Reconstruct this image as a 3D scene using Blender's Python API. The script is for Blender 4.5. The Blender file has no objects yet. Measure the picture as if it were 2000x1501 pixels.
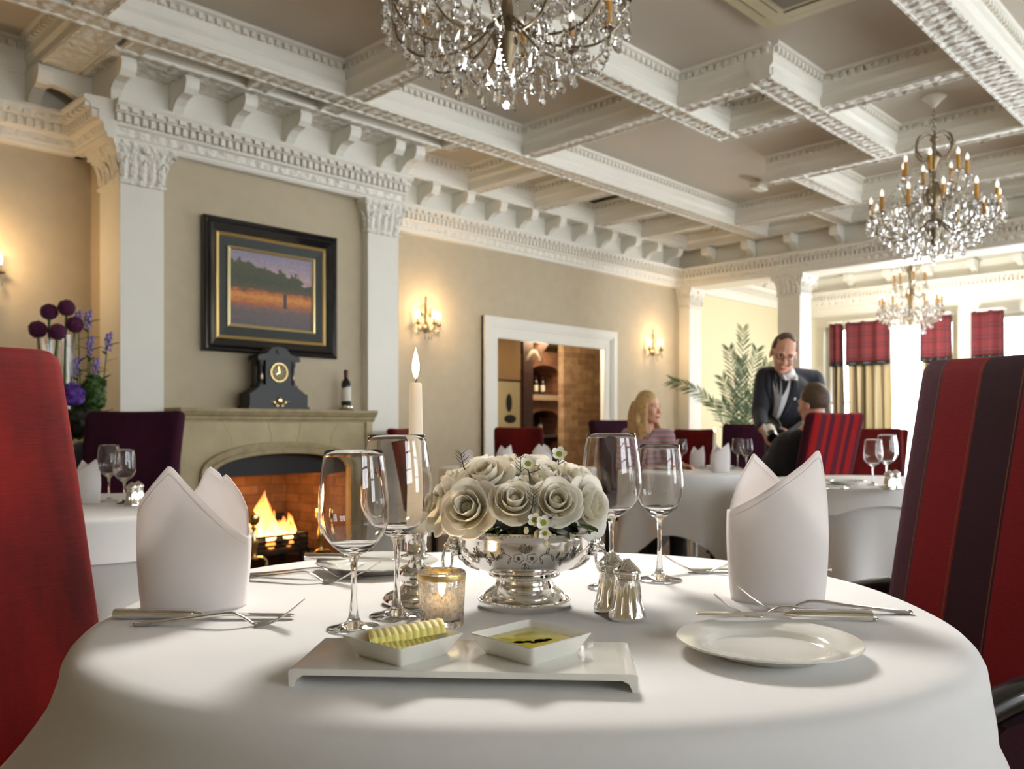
import bpy, bmesh, math, random
from mathutils import Vector, Matrix
from math import sin, cos, pi, radians, sqrt, atan2, hypot
random.seed(7)
SC = bpy.context.scene
COL = SC.collection
# ---------------------------------------------------------------- frame of reference
# world x runs along the fireplace wall, world y towards it; the camera looks between the two
FPX, HOR, ZC = 1664.0, 832.0, 1.03
_n = hypot(1620.0, 1664.0)
UX, UY = 1620.0/_n, 1664.0/_n
CAMROT = -atan2(UY, UX)
def W(X, d, z=0.0):
    return Vector((X*UX + d*UY, -X*UY + d*UX, z))
def at(px, py, z):
    d = (z-ZC)*FPX/(HOR-py)
    return W((px-1000)/FPX*d, d, z)
def atd(px, d, z=0.0):
    return W((px-1000)/FPX*d, d, z)
def zat(py, d):
    return ZC + (HOR-py)/FPX*d
def face(nX, nd):            # z rotation that turns local -Y to this direction (right, away) of the view
    return CAMROT + atan2(nd, nX) + pi/2
# ---------------------------------------------------------------- camera, sky, exposure
cam = bpy.data.cameras.new('camera'); camo = bpy.data.objects.new('camera', cam); COL.objects.link(camo)
camo.location = (0, 0, ZC); camo.rotation_euler = (pi/2, 0, CAMROT)
cam.sensor_width = 36; cam.lens = FPX/2000*36; cam.shift_y = (HOR-750.5)/2000
cam.clip_start = 0.02; cam.clip_end = 200
cam.dof.use_dof = True; cam.dof.focus_distance = 1.24; cam.dof.aperture_fstop = 7.0
SC.camera = camo
SC.view_settings.view_transform = 'Standard'; SC.view_settings.look = 'None'
SC.view_settings.gamma = 1; SC.view_settings.use_curve_mapping = False
SC.view_settings.exposure = 0.0
wd = bpy.data.worlds.new('sky'); SC.world = wd; wd.use_nodes = True
bg = wd.node_tree.nodes['Background']; bg.inputs['Color'].default_value = (0.88, 0.94, 1.0, 1); bg.inputs['Strength'].default_value = 11.8
cy = SC.cycles
cy.use_denoising = True; cy.max_bounces = 16; cy.diffuse_bounces = 4; cy.glossy_bounces = 4; cy.transmission_bounces = 16
cy.transparent_max_bounces = 12; cy.caustics_reflective = False; cy.caustics_refractive = True; cy.sample_clamp_indirect = 6.0
def portal(x, y, z, sx, sz, rz):
    """daylight portal in a window opening: guides the sky's own light, gives none of its own"""
    l = bpy.data.lights.new('window_portal', 'AREA'); l.shape = 'RECTANGLE'; l.size = sx; l.size_y = sz
    l.cycles.is_portal = True
    o = bpy.data.objects.new('window_portal', l); COL.objects.link(o); o.location = (x, y, z)
    o.rotation_euler = (-pi/2, 0, rz)      # shines along local -Z
    return o
# ---------------------------------------------------------------- mesh building
class MB:
    def __init__(s): s.v = []; s.f = []; s.m = []
    def add(s, vs, fs, m=0, M=None):
        b = len(s.v)
        s.v.extend([tuple(M @ Vector(p)) for p in vs] if M is not None else [tuple(p) for p in vs])
        s.f.extend([tuple(b+i for i in q) for q in fs]); s.m.extend([m]*len(fs)); return s
    def box(s, x0, x1, y0, y1, z0, z1, m=0, M=None):
        return s.add([(x0,y0,z0),(x1,y0,z0),(x1,y1,z0),(x0,y1,z0),(x0,y0,z1),(x1,y0,z1),(x1,y1,z1),(x0,y1,z1)],
                     [(0,3,2,1),(4,5,6,7),(0,1,5,4),(1,2,6,5),(2,3,7,6),(3,0,4,7)], m, M)
    def lathe(s, prof, n=32, m=0, M=None, a0=0.0, a1=2*pi):
        full = abs(a1-a0-2*pi) < 1e-6; k = n if full else n+1
        vs = []; fs = []
        for r, z in prof:
            for j in range(k):
                a = a0+(a1-a0)*j/n; vs.append((r*cos(a), r*sin(a), z))
        for i in range(len(prof)-1):
            for j in range(n):
                j2 = (j+1) % k
                q = [i*k+j, i*k+j2, (i+1)*k+j2, (i+1)*k+j]
                if prof[i][0] < 1e-7: q = [i*k, (i+1)*k+j2, (i+1)*k+j]
                elif prof[i+1][0] < 1e-7: q = [i*k+j, i*k+j2, (i+1)*k]
                fs.append(q)
        return s.add(vs, fs, m, M)
    def tube(s, pts, r, n=8, m=0, M=None, cap=True, flat=1.0):
        pts = [Vector(p) for p in pts]; N = len(pts)
        rs = r if isinstance(r, (list, tuple)) else [r]*N
        vs = []; fs = []; up = None
        for i, p in enumerate(pts):
            t = (pts[min(i+1, N-1)]-pts[max(i-1, 0)]).normalized()
            if up is None: up = Vector((0,0,1)) if abs(t.z) < .9 else Vector((1,0,0))
            a = t.cross(up)
            if a.length < 1e-6: a = t.cross(Vector((0,1,0)))
            a.normalize(); b = a.cross(t).normalized(); up = b
            for j in range(n):
                g = 2*pi*j/n; vs.append(p + a*cos(g)*rs[i] + b*sin(g)*rs[i]*flat)
        for i in range(N-1):
            for j in range(n):
                fs.append((i*n+j, i*n+(j+1) % n, (i+1)*n+(j+1) % n, (i+1)*n+j))
        if cap: fs.append(tuple(range(n-1, -1, -1))); fs.append(tuple((N-1)*n+j for j in range(n)))
        return s.add(vs, fs, m, M)
    def sphere(s, c, r, n=12, k=8, m=0, M=None):
        rx, ry, rz = (r, r, r) if not isinstance(r, (tuple, list)) else r
        T = Matrix.Translation(c) @ Matrix.Diagonal((rx, ry, rz, 1))
        if M is not None: T = M @ T
        prof = [(sin(pi*i/k), -cos(pi*i/k)) for i in range(k+1)]
        prof[0] = (0, -1); prof[-1] = (0, 1)
        return s.lathe(prof, n, m, T)
    def prism(s, poly, axis, a0, a1, m=0, M=None, mats=None):
        """poly: outline in the two other axes, run along axis from a0 to a1"""
        def P(p, a): return (a, p[0], p[1]) if axis == 'x' else (p[0], a, p[1]) if axis == 'y' else (p[0], p[1], a)
        n = len(poly)
        vs = [P(p, a0) for p in poly]+[P(p, a1) for p in poly]
        for i in range(n):
            s.add([vs[i], vs[(i+1) % n], vs[n+(i+1) % n], vs[n+i]], [(0,1,2,3)], mats[i] if mats else m, M)
        s.add(vs[:n], [tuple(range(n))], m, M); s.add(vs[n:], [tuple(range(n-1, -1, -1))], m, M)
        return s
    def grid(s, fn, nu, nv, m=0, M=None, closed_u=False):
        vs = [fn(i/nu, j/nv) for j in range(nv+1) for i in range(nu if closed_u else nu+1)]
        k = nu if closed_u else nu+1
        fs = [(j*k+i, j*k+(i+1) % k, (j+1)*k+(i+1) % k, (j+1)*k+i) for j in range(nv) for i in range(nu)]
        return s.add(vs, fs, m, M)
    def rbox(s, hx, hy, hz, r, c=(0,0,0), n=10, m=0, M=None, fn=None):
        """box with rounded edges (half sizes), optional deformation fn(x,y,z)"""
        ts = [-1+2*i/n for i in range(n+1)]
        def cmap(t, h):
            k = 1-2*(2.0/n); a = abs(t)
            q = a/k*(h-r) if a <= k else (h-r)+(a-k)/(1-k)*r
            return math.copysign(q, t)
        C = Vector(c)
        for ax in range(3):
            for sg in (-1, 1):
                vs = []
                for b in ts:
                    for a in ts:
                        t = [0, 0, 0]; t[ax] = sg; t[(ax+1) % 3] = a; t[(ax+2) % 3] = b
                        p = Vector((cmap(t[0], hx), cmap(t[1], hy), cmap(t[2], hz)))
                        q = Vector((max(-hx+r, min(hx-r, p.x)), max(-hy+r, min(hy-r, p.y)), max(-hz+r, min(hz-r, p.z))))
                        dv = p-q
                        if dv.length > 1e-9: p = q+dv.normalized()*r
                        p = p+C
                        vs.append(fn(p.x, p.y, p.z) if fn else p)
                fs = []
                for j in range(n):
                    for i in range(n):
                        q = (j*(n+1)+i, j*(n+1)+i+1, (j+1)*(n+1)+i+1, (j+1)*(n+1)+i)
                        fs.append(q if sg > 0 else q[::-1])
                s.add(vs, fs, m, M)
        return s
    def build(s, name, mats, parent=None, loc=None, rz=0.0, smooth=True, ang=40, weld=True, keep=False, mods=None):
        me = bpy.data.meshes.new(name); me.from_pydata(s.v, [], s.f)
        if not isinstance(mats, (list, tuple)): mats = [mats]
        for m in mats: me.materials.append(m)
        for p, i in zip(me.polygons, s.m): p.material_index = min(i, len(mats)-1)
        if weld or not keep:
            bm = bmesh.new(); bm.from_mesh(me)
            if weld: bmesh.ops.remove_doubles(bm, verts=bm.verts, dist=1e-5)
            if not keep: bmesh.ops.recalc_face_normals(bm, faces=bm.faces)
            bm.to_mesh(me); bm.free()
        if smooth:
            for p in me.polygons: p.use_smooth = True
            me.set_sharp_from_angle(angle=radians(ang))
        o = bpy.data.objects.new(name, me); COL.objects.link(o)
        if parent is not None: o.parent = parent
        if loc is not None: o.location = loc
        o.rotation_euler[2] = rz
        return o
def tag(o, label, cat, group=None):
    o['label'] = label; o['category'] = cat
    if group: o['group'] = group
    return o
def thing(name, label, cat, loc=(0,0,0), rz=0.0, group=None):
    o = bpy.data.objects.new(name, None); COL.objects.link(o); o.empty_display_size = .05
    o.location = loc; o.rotation_euler = (0, 0, rz)
    return tag(o, label, cat, group)
def struct(o):
    o['kind'] = 'structure'; return o
def copy_tree(o, parent=None):
    c = o.copy(); COL.objects.link(c)
    if parent is not None: c.parent = parent
    for ch in list(o.children): copy_tree(ch, c)
    return c
def dup(o, label, loc, rz=0.0, group=None, scale=None):
    c = copy_tree(o); c.location = loc; c.rotation_euler = (0, 0, rz); c['label'] = label
    if group: c['group'] = group
    if scale: c.scale = (scale,)*3 if not isinstance(scale, tuple) else scale
    return c
def lerp(a, b, t): return a+(b-a)*t
def interp(x, pts):
    """piecewise smooth value through sorted (x, y) points"""
    if x <= pts[0][0]: return pts[0][1]
    for (a, p), (b, q) in zip(pts, pts[1:]):
        if x <= b:
            t = (x-a)/(b-a); return p+(q-p)*t
    return pts[-1][1]
def spline(pts, k=6):
    """Catmull-Rom through points"""
    P = [Vector(p) for p in pts]; out = []
    for i in range(len(P)-1):
        a = P[max(i-1, 0)]; b = P[i]; c = P[i+1]; d = P[min(i+2, len(P)-1)]
        for j in range(k):
            t = j/k
            out.append(.5*((2*b)+(c-a)*t+(2*a-5*b+4*c-d)*t*t+(3*b-a-3*c+d)*t**3))
    out.append(P[-1]); return out
# ---------------------------------------------------------------- materials
def srgb(r, g, b):
    f = lambda c: (c/255/12.92) if c/255 <= .04045 else ((c/255+.055)/1.055)**2.4
    return (f(r), f(g), f(b), 1)
class NT:
    def __init__(s, name):
        s.mat = bpy.data.materials.new(name); s.mat.use_nodes = True; s.t = s.mat.node_tree
        s.bsdf = s.t.nodes['Principled BSDF']; s.out = s.t.nodes['Material Output']
    def n(s, typ, **kw):
        x = s.t.nodes.new(typ)
        for k, v in kw.items(): setattr(x, k, v)
        return x
    def l(s, a, b): s.t.links.new(a, b)
    def coord(s, kind='Object', scale=(1,1,1)):
        c = s.n('ShaderNodeNewGeometry').outputs['Position'] if kind == 'World' else s.n('ShaderNodeTexCoord').outputs[kind]
        mp = s.n('ShaderNodeMapping'); mp.inputs['Scale'].default_value = scale
        s.l(c, mp.inputs['Vector']); return mp.outputs['Vector']
    def math(s, op, a, b=0.0, c=None):
        m = s.n('ShaderNodeMath', operation=op)
        for i, v in enumerate((a, b) if c is None else (a, b, c)):
            if isinstance(v, (int, float)): m.inputs[i].default_value = v
            else: s.l(v, m.inputs[i])
        return m.outputs[0]
    def ramp(s, fac, stops, const=False):
        r = s.n('ShaderNodeValToRGB'); e = r.color_ramp.elements
        if const: r.color_ramp.interpolation = 'CONSTANT'
        while len(e) < len(stops): e.new(.5)
        for el, (p, c) in zip(e, stops): el.position = p; el.color = c
        s.l(fac, r.inputs['Fac']); return r.outputs['Color']
    def noise(s, vec, scale, detail=3, rough=.55):
        x = s.n('ShaderNodeTexNoise'); x.inputs['Scale'].default_value = scale; x.inputs['Detail'].default_value = detail
        x.inputs['Roughness'].default_value = rough; s.l(vec, x.inputs['Vector']); return x.outputs['Fac']
    def bump(s, h, strength=.3, dist=.01):
        b = s.n('ShaderNodeBump'); b.inputs['Strength'].default_value = strength; b.inputs['Distance'].default_value = dist
        s.l(h, b.inputs['Height']); s.l(b.outputs['Normal'], s.bsdf.inputs['Normal'])
    def set(s, **kw):
        for k, v in kw.items(): s.bsdf.inputs[k.replace('_', ' ')].default_value = v
        return s
def mixc(c, k): return (c[0]*k, c[1]*k, c[2]*k, 1)
def simple(name, col, rough=.5, metal=0.0, var=.0, vscale=20, bump=0.0, bscale=60, **kw):
    t = NT(name); t.set(Base_Color=col, Roughness=rough, Metallic=metal, **kw)
    if var or bump:
        v = t.coord('Object')
        if var:
            t.l(t.ramp(t.noise(v, vscale), [(.3, mixc(col, 1-var)), (.7, mixc(col, 1+var))]), t.bsdf.inputs['Base Color'])
        if bump: t.bump(t.noise(v, bscale), bump)
    return t.mat
def cloth(name, col, rough=.85, sheen=.2, weave=900, var=.03):
    t = NT(name); t.set(Base_Color=col, Roughness=rough)
    t.bsdf.inputs['Sheen Weight'].default_value = sheen
    v = t.coord('Object')
    t.l(t.ramp(t.noise(v, 9), [(.3, mixc(col, 1-var)), (.7, mixc(col, 1+var))]), t.bsdf.inputs['Base Color'])
    w = t.n('ShaderNodeTexWave'); w.inputs['Scale'].default_value = weave/6; t.l(v, w.inputs['Vector'])
    t.bump(t.math('ADD', t.noise(v, weave, 2), w.outputs['Fac']), .06, .002)
    return t.mat
def velvet(name, col, dark):
    t = NT(name); t.set(Roughness=.8); t.bsdf.inputs['Sheen Weight'].default_value = .18
    t.bsdf.inputs['Sheen Roughness'].default_value = .45; t.bsdf.inputs['Sheen Tint'].default_value = mixc(col, 1.6)
    t.bsdf.inputs['Specular IOR Level'].default_value = .15
    v = t.coord('Object', (1, 1, .25)); h = t.coord('Object', (6, 6, 90))
    f = t.math('ADD', t.math('MULTIPLY', t.noise(v, 7, 4), .85), t.math('MULTIPLY', t.noise(h, 4, 3), .22))
    t.l(t.ramp(f, [(.38, dark), (.72, col)]), t.bsdf.inputs['Base Color'])
    t.bump(t.noise(h, 8, 2), .12, .003); return t.mat
def striped(name, stops, period, axis='X', sheen=.03, off=0.0):
    """velvet woven in vertical stripes: colour by the chair's own width"""
    t = NT(name); t.set(Roughness=.75); t.bsdf.inputs['Sheen Weight'].default_value = sheen
    t.bsdf.inputs['Specular IOR Level'].default_value = .06
    sp = t.n('ShaderNodeSeparateXYZ'); t.l(t.n('ShaderNodeTexCoord').outputs['Object'], sp.inputs[0])
    fr = t.math('FRACT', t.math('ADD', t.math('DIVIDE', sp.outputs[axis], period), 10.0+off))
    c = t.ramp(fr, stops, True)
    h = t.coord('Object', (30, 30, 260)); nz = t.noise(h, 2.5, 3)
    mx = t.n('ShaderNodeMix', data_type='RGBA', blend_type='MULTIPLY'); mx.inputs['Factor'].default_value = .45
    t.l(c, mx.inputs[6]); t.l(t.ramp(nz, [(.3, (.4,.4,.4,1)), (.7, (1.2,1.2,1.2,1))]), mx.inputs[7])
    t.l(mx.outputs[2], t.bsdf.inputs['Base Color']); t.bump(nz, .1, .003); return t.mat
def emit(name, col, strength):
    t = NT(name); t.set(Base_Color=(0,0,0,1)); t.bsdf.inputs['Emission Color'].default_value = col
    t.bsdf.inputs['Emission Strength'].default_value = strength; return t.mat
def glassmat(name, col=(1,1,1,1), rough=0.0, ior=1.5):
    t = NT(name); t.set(Base_Color=col, Roughness=rough, IOR=ior); t.bsdf.inputs['Transmission Weight'].default_value = 1; return t.mat
def thin_glass(name, tint=(1,1,1,1)):
    t = NT(name); fr = t.n('ShaderNodeFresnel'); fr.inputs['IOR'].default_value = 1.45
    tr = t.n('ShaderNodeBsdfTransparent'); tr.inputs['Color'].default_value = tint
    gl = t.n('ShaderNodeBsdfGlossy'); gl.inputs['Roughness'].default_value = .02
    mx = t.n('ShaderNodeMixShader'); t.l(fr.outputs[0], mx.inputs[0]); t.l(tr.outputs[0], mx.inputs[1]); t.l(gl.outputs[0], mx.inputs[2])
    t.l(mx.outputs[0], t.out.inputs['Surface']); return t.mat
def carved(name, col, scale=(22, 22, 22), strength=.9, dist=.02):
    t = NT(name); t.set(Base_Color=col, Roughness=.6)
    v = t.coord('World', scale)
    vo = t.n('ShaderNodeTexVoronoi'); vo.inputs['Scale'].default_value = 1.0; t.l(v, vo.inputs['Vector'])
    sp = t.n('ShaderNodeSeparateXYZ'); t.l(v, sp.inputs[0])
    s1 = t.math('SINE', t.math('MULTIPLY', sp.outputs['X'], 3.1)); s2 = t.math('SINE', t.math('MULTIPLY', sp.outputs['Y'], 3.1))
    t.bump(t.math('ADD', t.math('MULTIPLY', t.math('ADD', s1, s2), .25), t.math('SUBTRACT', 1.0, vo.outputs['Distance'])), strength, dist)
    return t.mat
def brickmat(name, c1, c2, mortar, scale=4.0, world=True, rot=None):
    t = NT(name); t.set(Roughness=.9)
    c = t.n('ShaderNodeNewGeometry').outputs['Position']
    sp = t.n('ShaderNodeSeparateXYZ'); t.l(c, sp.inputs[0]); cb = t.n('ShaderNodeCombineXYZ')
    t.l(t.math('ADD', sp.outputs['X'], sp.outputs['Y']), cb.inputs[0]); t.l(sp.outputs['Z'], cb.inputs[1])
    b = t.n('ShaderNodeTexBrick'); b.inputs['Scale'].default_value = scale; b.inputs['Mortar Size'].default_value = .018
    b.inputs['Color1'].default_value = c1; b.inputs['Color2'].default_value = c2; b.inputs['Mortar'].default_value = mortar
    b.inputs['Brick Width'].default_value = .9; b.inputs['Row Height'].default_value = .3; b.inputs['Bias'].default_value = -.1
    t.l(cb.outputs[0], b.inputs['Vector'])
    mx = t.n('ShaderNodeMix', data_type='RGBA', blend_type='MULTIPLY'); mx.inputs['Factor'].default_value = .6
    t.l(b.outputs['Color'], mx.inputs[6]); t.l(t.ramp(t.noise(c, 9, 4), [(.3, (.5,.45,.4,1)), (.7, (1.3,1.25,1.2,1))]), mx.inputs[7])
    t.l(mx.outputs[2], t.bsdf.inputs['Base Color']); t.bump(t.math('SUBTRACT', 1.0, b.outputs['Fac']), .5, .01); return t.mat
M = {}
PL = srgb(238, 234, 222)
M['plaster'] = simple('white_plaster', PL, .55, var=.02, vscale=3, bump=.05, bscale=40)
M['carved'] = carved('carved_plaster', PL)
M['panel'] = simple('ceiling_panel_paint', srgb(208, 198, 182), .8, var=.02, vscale=1)
M['wall'] = cloth('wall_fabric', srgb(196, 182, 155), .9, .1, 260, .04)
M['cream'] = simple('cream_paint', srgb(226, 216, 178), .8, var=.02, vscale=1)
M['stone'] = simple('mantel_limestone', srgb(190, 176, 140), .75, var=.12, vscale=5, bump=.15, bscale=50)
M['stonemould'] = simple('mantel_stone_moulding', srgb(170, 155, 118), .75, var=.15, vscale=14, bump=.3, bscale=40)
M['carpet'] = simple('taupe_carpet', srgb(120, 104, 90), .95, var=.12, vscale=60, bump=.3, bscale=500)
M['linen'] = cloth('white_table_linen', srgb(241, 239, 237), .8, .12, 1400, .01)
M['napkin'] = cloth('white_napkin_linen', srgb(247, 244, 243), .8, .15, 1700, .012)
def translucent_mix(m, col, k):
    t = m.node_tree; out = t.nodes['Material Output']; b = t.nodes['Principled BSDF']
    tr = t.nodes.new('ShaderNodeBsdfTranslucent'); tr.inputs['Color'].default_value = col; mx = t.nodes.new('ShaderNodeMixShader'); mx.inputs[0].default_value = k
    t.links.new(b.outputs[0], mx.inputs[1]); t.links.new(tr.outputs[0], mx.inputs[2]); t.links.new(mx.outputs[0], out.inputs['Surface'])
translucent_mix(M['napkin'], srgb(254, 249, 247), .38)
M['redvelvet'] = velvet('red_velvet', srgb(130, 21, 13), srgb(72, 6, 5))
M['purplevelvet'] = velvet('aubergine_velvet', srgb(66, 25, 46), srgb(44, 14, 30))
M['darkredvelvet'] = velvet('oxblood_velvet', srgb(112, 22, 20), srgb(70, 10, 10))
PLUM, RED, DUSK, INK, GOLDL = srgb(46, 17, 24), srgb(106, 14, 16), srgb(64, 32, 40), srgb(50, 34, 42), srgb(96, 52, 26)
M['stripevelvet'] = striped('striped_velvet', [(0, PLUM), (.23, GOLDL), (.238, PLUM), (.25, RED), (.478, GOLDL), (.486, RED), (.5, DUSK), (.728, GOLDL), (.736, DUSK), (.75, RED), (.978, GOLDL), (.986, RED)], .40, off=.26)
M['stripevelvet2'] = striped('bright_striped_velvet', [(0, srgb(146, 26, 28)), (.3, srgb(76, 28, 42)), (.52, srgb(150, 30, 28)), (.72, srgb(88, 30, 42))], .17)
M['blackwood'] = simple('black_polished_wood', srgb(22, 18, 18), .25, var=.2, vscale=8, Coat_Weight=.5)
M['darkwood'] = simple('dark_brown_wood', srgb(58, 36, 24), .45, var=.3, vscale=12)
def silver():
    t = NT('polished_silver'); t.set(Base_Color=(.88, .86, .82, 1), Metallic=1.0, Roughness=.1)
    v = t.coord('Object'); t.l(t.ramp(t.noise(v, 30), [(.3, (.08,)*3+(1,)), (.7, (.15,)*3+(1,))]), t.bsdf.inputs['Roughness']); return t.mat
M['silver'] = silver()
M['silverdark'] = simple('oxidised_silver', (.18, .17, .15, 1), .35, 1.0)
M['steel'] = simple('cutlery_steel', (.82, .80, .76, 1), .16, 1.0)
M['brass'] = simple('polished_brass', (.83, .62, .28, 1), .18, 1.0)
M['gold'] = simple('gilt', (.80, .58, .24, 1), .35, 1.0, bump=.1, bscale=80)
M['bronze'] = simple('antique_bronze', (.27, .21, .13, 1), .4, 1.0)
M['glass'] = glassmat('clear_glass', (1, 1, 1, 1), 0, 1.47)
M['crystal'] = glassmat('cut_crystal', (1, 1, 1, 1), .01, 1.56)
M['pane'] = thin_glass('window_glass')
M['porcelain'] = simple('white_porcelain', srgb(240, 238, 230), .12, Coat_Weight=.5)
M['slate'] = simple('black_slate', srgb(22, 24, 24), .45, var=.15, vscale=9)
M['castiron'] = simple('black_cast_iron', srgb(26, 26, 27), .5, .4, bump=.1)
def wax():
    t = NT('candle_wax'); t.set(Base_Color=srgb(252, 248, 240), Roughness=.4)
    tr = t.n('ShaderNodeBsdfTranslucent'); tr.inputs['Color'].default_value = srgb(255, 244, 226); mx = t.n('ShaderNodeMixShader'); mx.inputs[0].default_value = .45
    t.l(t.bsdf.outputs[0], mx.inputs[1]); t.l(tr.outputs[0], mx.inputs[2]); t.l(mx.outputs[0], t.out.inputs['Surface']); return t.mat
M['wax'] = wax()
def flame():
    t = NT('candle_flame'); t.set(Base_Color=(0,0,0,1))
    sp = t.n('ShaderNodeSeparateXYZ'); t.l(t.n('ShaderNodeTexCoord').outputs['Generated'], sp.inputs[0])
    t.l(t.ramp(sp.outputs['Z'], [(0, (.9, .35, .08, 1)), (.18, (1, .72, .35, 1)), (.6, (1, .85, .55, 1)), (1, (1, .6, .2, 1))]), t.bsdf.inputs['Emission Color'])
    t.bsdf.inputs['Emission Strength'].default_value = 9; return t.mat
M['flame'] = flame()
def fireflame():
    t = NT('hearth_flame'); t.set(Base_Color=(0,0,0,1))
    sp = t.n('ShaderNodeSeparateXYZ'); t.l(t.n('ShaderNodeTexCoord').outputs['Generated'], sp.inputs[0])
    t.l(t.ramp(sp.outputs['Z'], [(0, (1, .62, .22, 1)), (.45, (1, .45, .1, 1)), (1, (.9, .16, .02, 1))]), t.bsdf.inputs['Emission Color'])
    t.l(t.ramp(sp.outputs['Z'], [(0, (1,)*3+(1,)), (1, (.12,)*3+(1,))]), t.bsdf.inputs['Emission Strength'])
    em = t.math('MULTIPLY', t.ramp(sp.outputs['Z'], [(0, (1,)*3+(1,)), (1, (.25,)*3+(1,))]), 7.0); t.l(em, t.bsdf.inputs['Emission Strength']); return t.mat
M['fire'] = fireflame()
M['ember'] = emit('glowing_ember', (1, .28, .05, 1), 3.0)
M['coal'] = simple('coal', srgb(24, 20, 20), .7, var=.3, vscale=30, bump=.5, bscale=40)
M['bulb'] = emit('lit_candle_bulb', (1, .80, .52, 1), 14.0)
M['bulboff'] = simple('frosted_bulb', srgb(240, 236, 224), .3, Emission_Color=(1, .93, .8, 1), Emission_Strength=1.2)
M['sleeve'] = simple('amber_candle_sleeve', srgb(206, 150, 60), .5, var=.15, vscale=30)
M['leaf'] = simple('green_leaf', srgb(62, 92, 40), .5, var=.25, vscale=20)
M['darkleaf'] = simple('dark_foliage', srgb(46, 52, 40), .6, var=.3, vscale=20)
M['palm'] = simple('palm_leaf', srgb(70, 98, 42), .5, var=.25, vscale=8)
def petal(name, col, inner):
    t = NT(name); t.set(Base_Color=col, Roughness=.55)
    ln = t.n('ShaderNodeVectorMath', operation='LENGTH'); t.l(t.n('ShaderNodeTexCoord').outputs['Object'], ln.inputs[0])
    c = t.ramp(t.math('MULTIPLY', ln.outputs['Value'], .9), [(.25, inner), (.85, col)]); t.l(c, t.bsdf.inputs['Base Color'])
    tr = t.n('ShaderNodeBsdfTranslucent'); t.l(c, tr.inputs['Color'])
    mx = t.n('ShaderNodeMixShader'); mx.inputs[0].default_value = .42; t.l(t.bsdf.outputs[0], mx.inputs[1]); t.l(tr.outputs[0], mx.inputs[2]); t.l(mx.outputs[0], t.out.inputs['Surface']); return t.mat
M['rose'] = petal('cream_rose_petal', srgb(255, 252, 244), srgb(253, 246, 222))
M['waxflower'] = simple('white_waxflower_petal', srgb(250, 246, 232), .5)
M['budgreen'] = simple('waxflower_centre', srgb(150, 160, 40), .5)
M['butter'] = simple('butter', srgb(244, 228, 140), .65, var=.03, Subsurface_Weight=.3)
M['oil'] = simple('olive_oil', srgb(186, 176, 48), .05, Coat_Weight=.6)
M['balsamic'] = simple('balsamic_vinegar', srgb(24, 12, 6), .6, Specular_IOR_Level=0.0)
M['plum'] = simple('allium_purple', srgb(98, 36, 78), .7, var=.3, vscale=60, bump=.6, bscale=120)
M['violet'] = simple('violet_petal', srgb(92, 52, 150), .7, var=.25, vscale=40)
M['lavender'] = simple('lavender_petal', srgb(150, 130, 196), .7, var=.2, vscale=40)
M['bottleglass'] = simple('dark_bottle_glass', srgb(22, 24, 18), .08, Coat_Weight=.6)
M['label'] = simple('paper_label', srgb(228, 222, 206), .7)
M['foil'] = simple('dark_red_foil', srgb(72, 14, 22), .35, .5)
M['skin'] = simple('skin', srgb(222, 168, 140), .5, var=.06, vscale=18, Subsurface_Weight=.15)
M['suit'] = cloth('dark_navy_suit', srgb(30, 33, 42), .85, .15, 900, .06)
M['shirt'] = cloth('white_shirt', srgb(236, 238, 242), .8, .1, 1200, .02)
M['tie'] = cloth('grey_silk_tie', srgb(150, 150, 146), .45, .1, 900, .08)
M['brownhair'] = simple('brown_hair', srgb(84, 64, 46), .5, var=.3, vscale=50, bump=.5, bscale=120)
M['blondehair'] = simple('blonde_hair', srgb(196, 160, 104), .45, var=.25, vscale=40, bump=.5, bscale=100)
M['lip'] = simple('lips', srgb(186, 104, 96), .45)
M['eyewhite'] = simple('eye_white', srgb(235, 230, 225), .2)
M['iris'] = simple('dark_iris', srgb(40, 30, 26), .15)
M['spectacle'] = simple('spectacle_frame', srgb(30, 26, 24), .3)
# ================================================================ the setting
CZ, SZ = 3.47, 3.25           # ceiling panel height, beam soffit height
def wall_mb(axis, p0, p1, a0, a1, z0, z1, holes=()):
    mb = MB()
    def bx(b0, b1, q0, q1):
        if b1-b0 < 1e-4 or q1-q0 < 1e-4: return
        if axis == 'x': mb.box(b0, b1, p0, p1, q0, q1)
        else: mb.box(p0, p1, b0, b1, q0, q1)
    e = a0
    for b0, b1, q0, q1 in sorted(holes):
        bx(e, b0, z0, z1); bx(b0, b1, z0, q0); bx(b0, b1, q1, z1); e = b1
    bx(e, a1, z0, z1); return mb
struct(MB().box(-3.3, 12.9, -3.2, 9.9, -.12, 0).build('floor', M['carpet'], smooth=False))
struct(MB().box(-3.3, 12.9, -3.2, 6.5, CZ, CZ+.12).build('ceiling', M['panel'], smooth=False))
struct(wall_mb('x', 6.15, 6.18, 4.26, 9.69, 0, CZ, [(6.08, 7.83, 0, 1.934)]).build('wall_left', M['wall'], smooth=False))
struct(wall_mb('x', 6.15, 6.40, 9.69, 12.5, 0, CZ).build('wall_extension', M['cream'], smooth=False))
struct(wall_mb('x', 5.53, 6.15, 2.12, 4.26, 0, CZ, [(2.62, 3.76, 0, .86)]).build('wall_chimney', M['wall'], smooth=False))
struct(wall_mb('x', 6.0, 6.40, -3.3, 2.12, 0, CZ).build('wall_alcove', M['wall'], smooth=False))
RW = [(.3, 1.8, 1.25, 2.65), (2.6, 4.0, .9, 2.6), (4.6, 6.6, .5, 2.6), (7.3, 8.9, .5, 2.6), (9.9, 12.3, .2, 3.0)]  # all out of view; first opened and last enlarged to let in more light
struct(wall_mb('x', -3.2, -2.95, -3.3, 12.9, 0, CZ, RW).build('wall_right', M['cream'], smooth=False))
BW = []
struct(wall_mb('y', -3.3, -3.05, -3.2, 6.5, 0, CZ, BW).build('wall_back', M['wall'], smooth=False))
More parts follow.
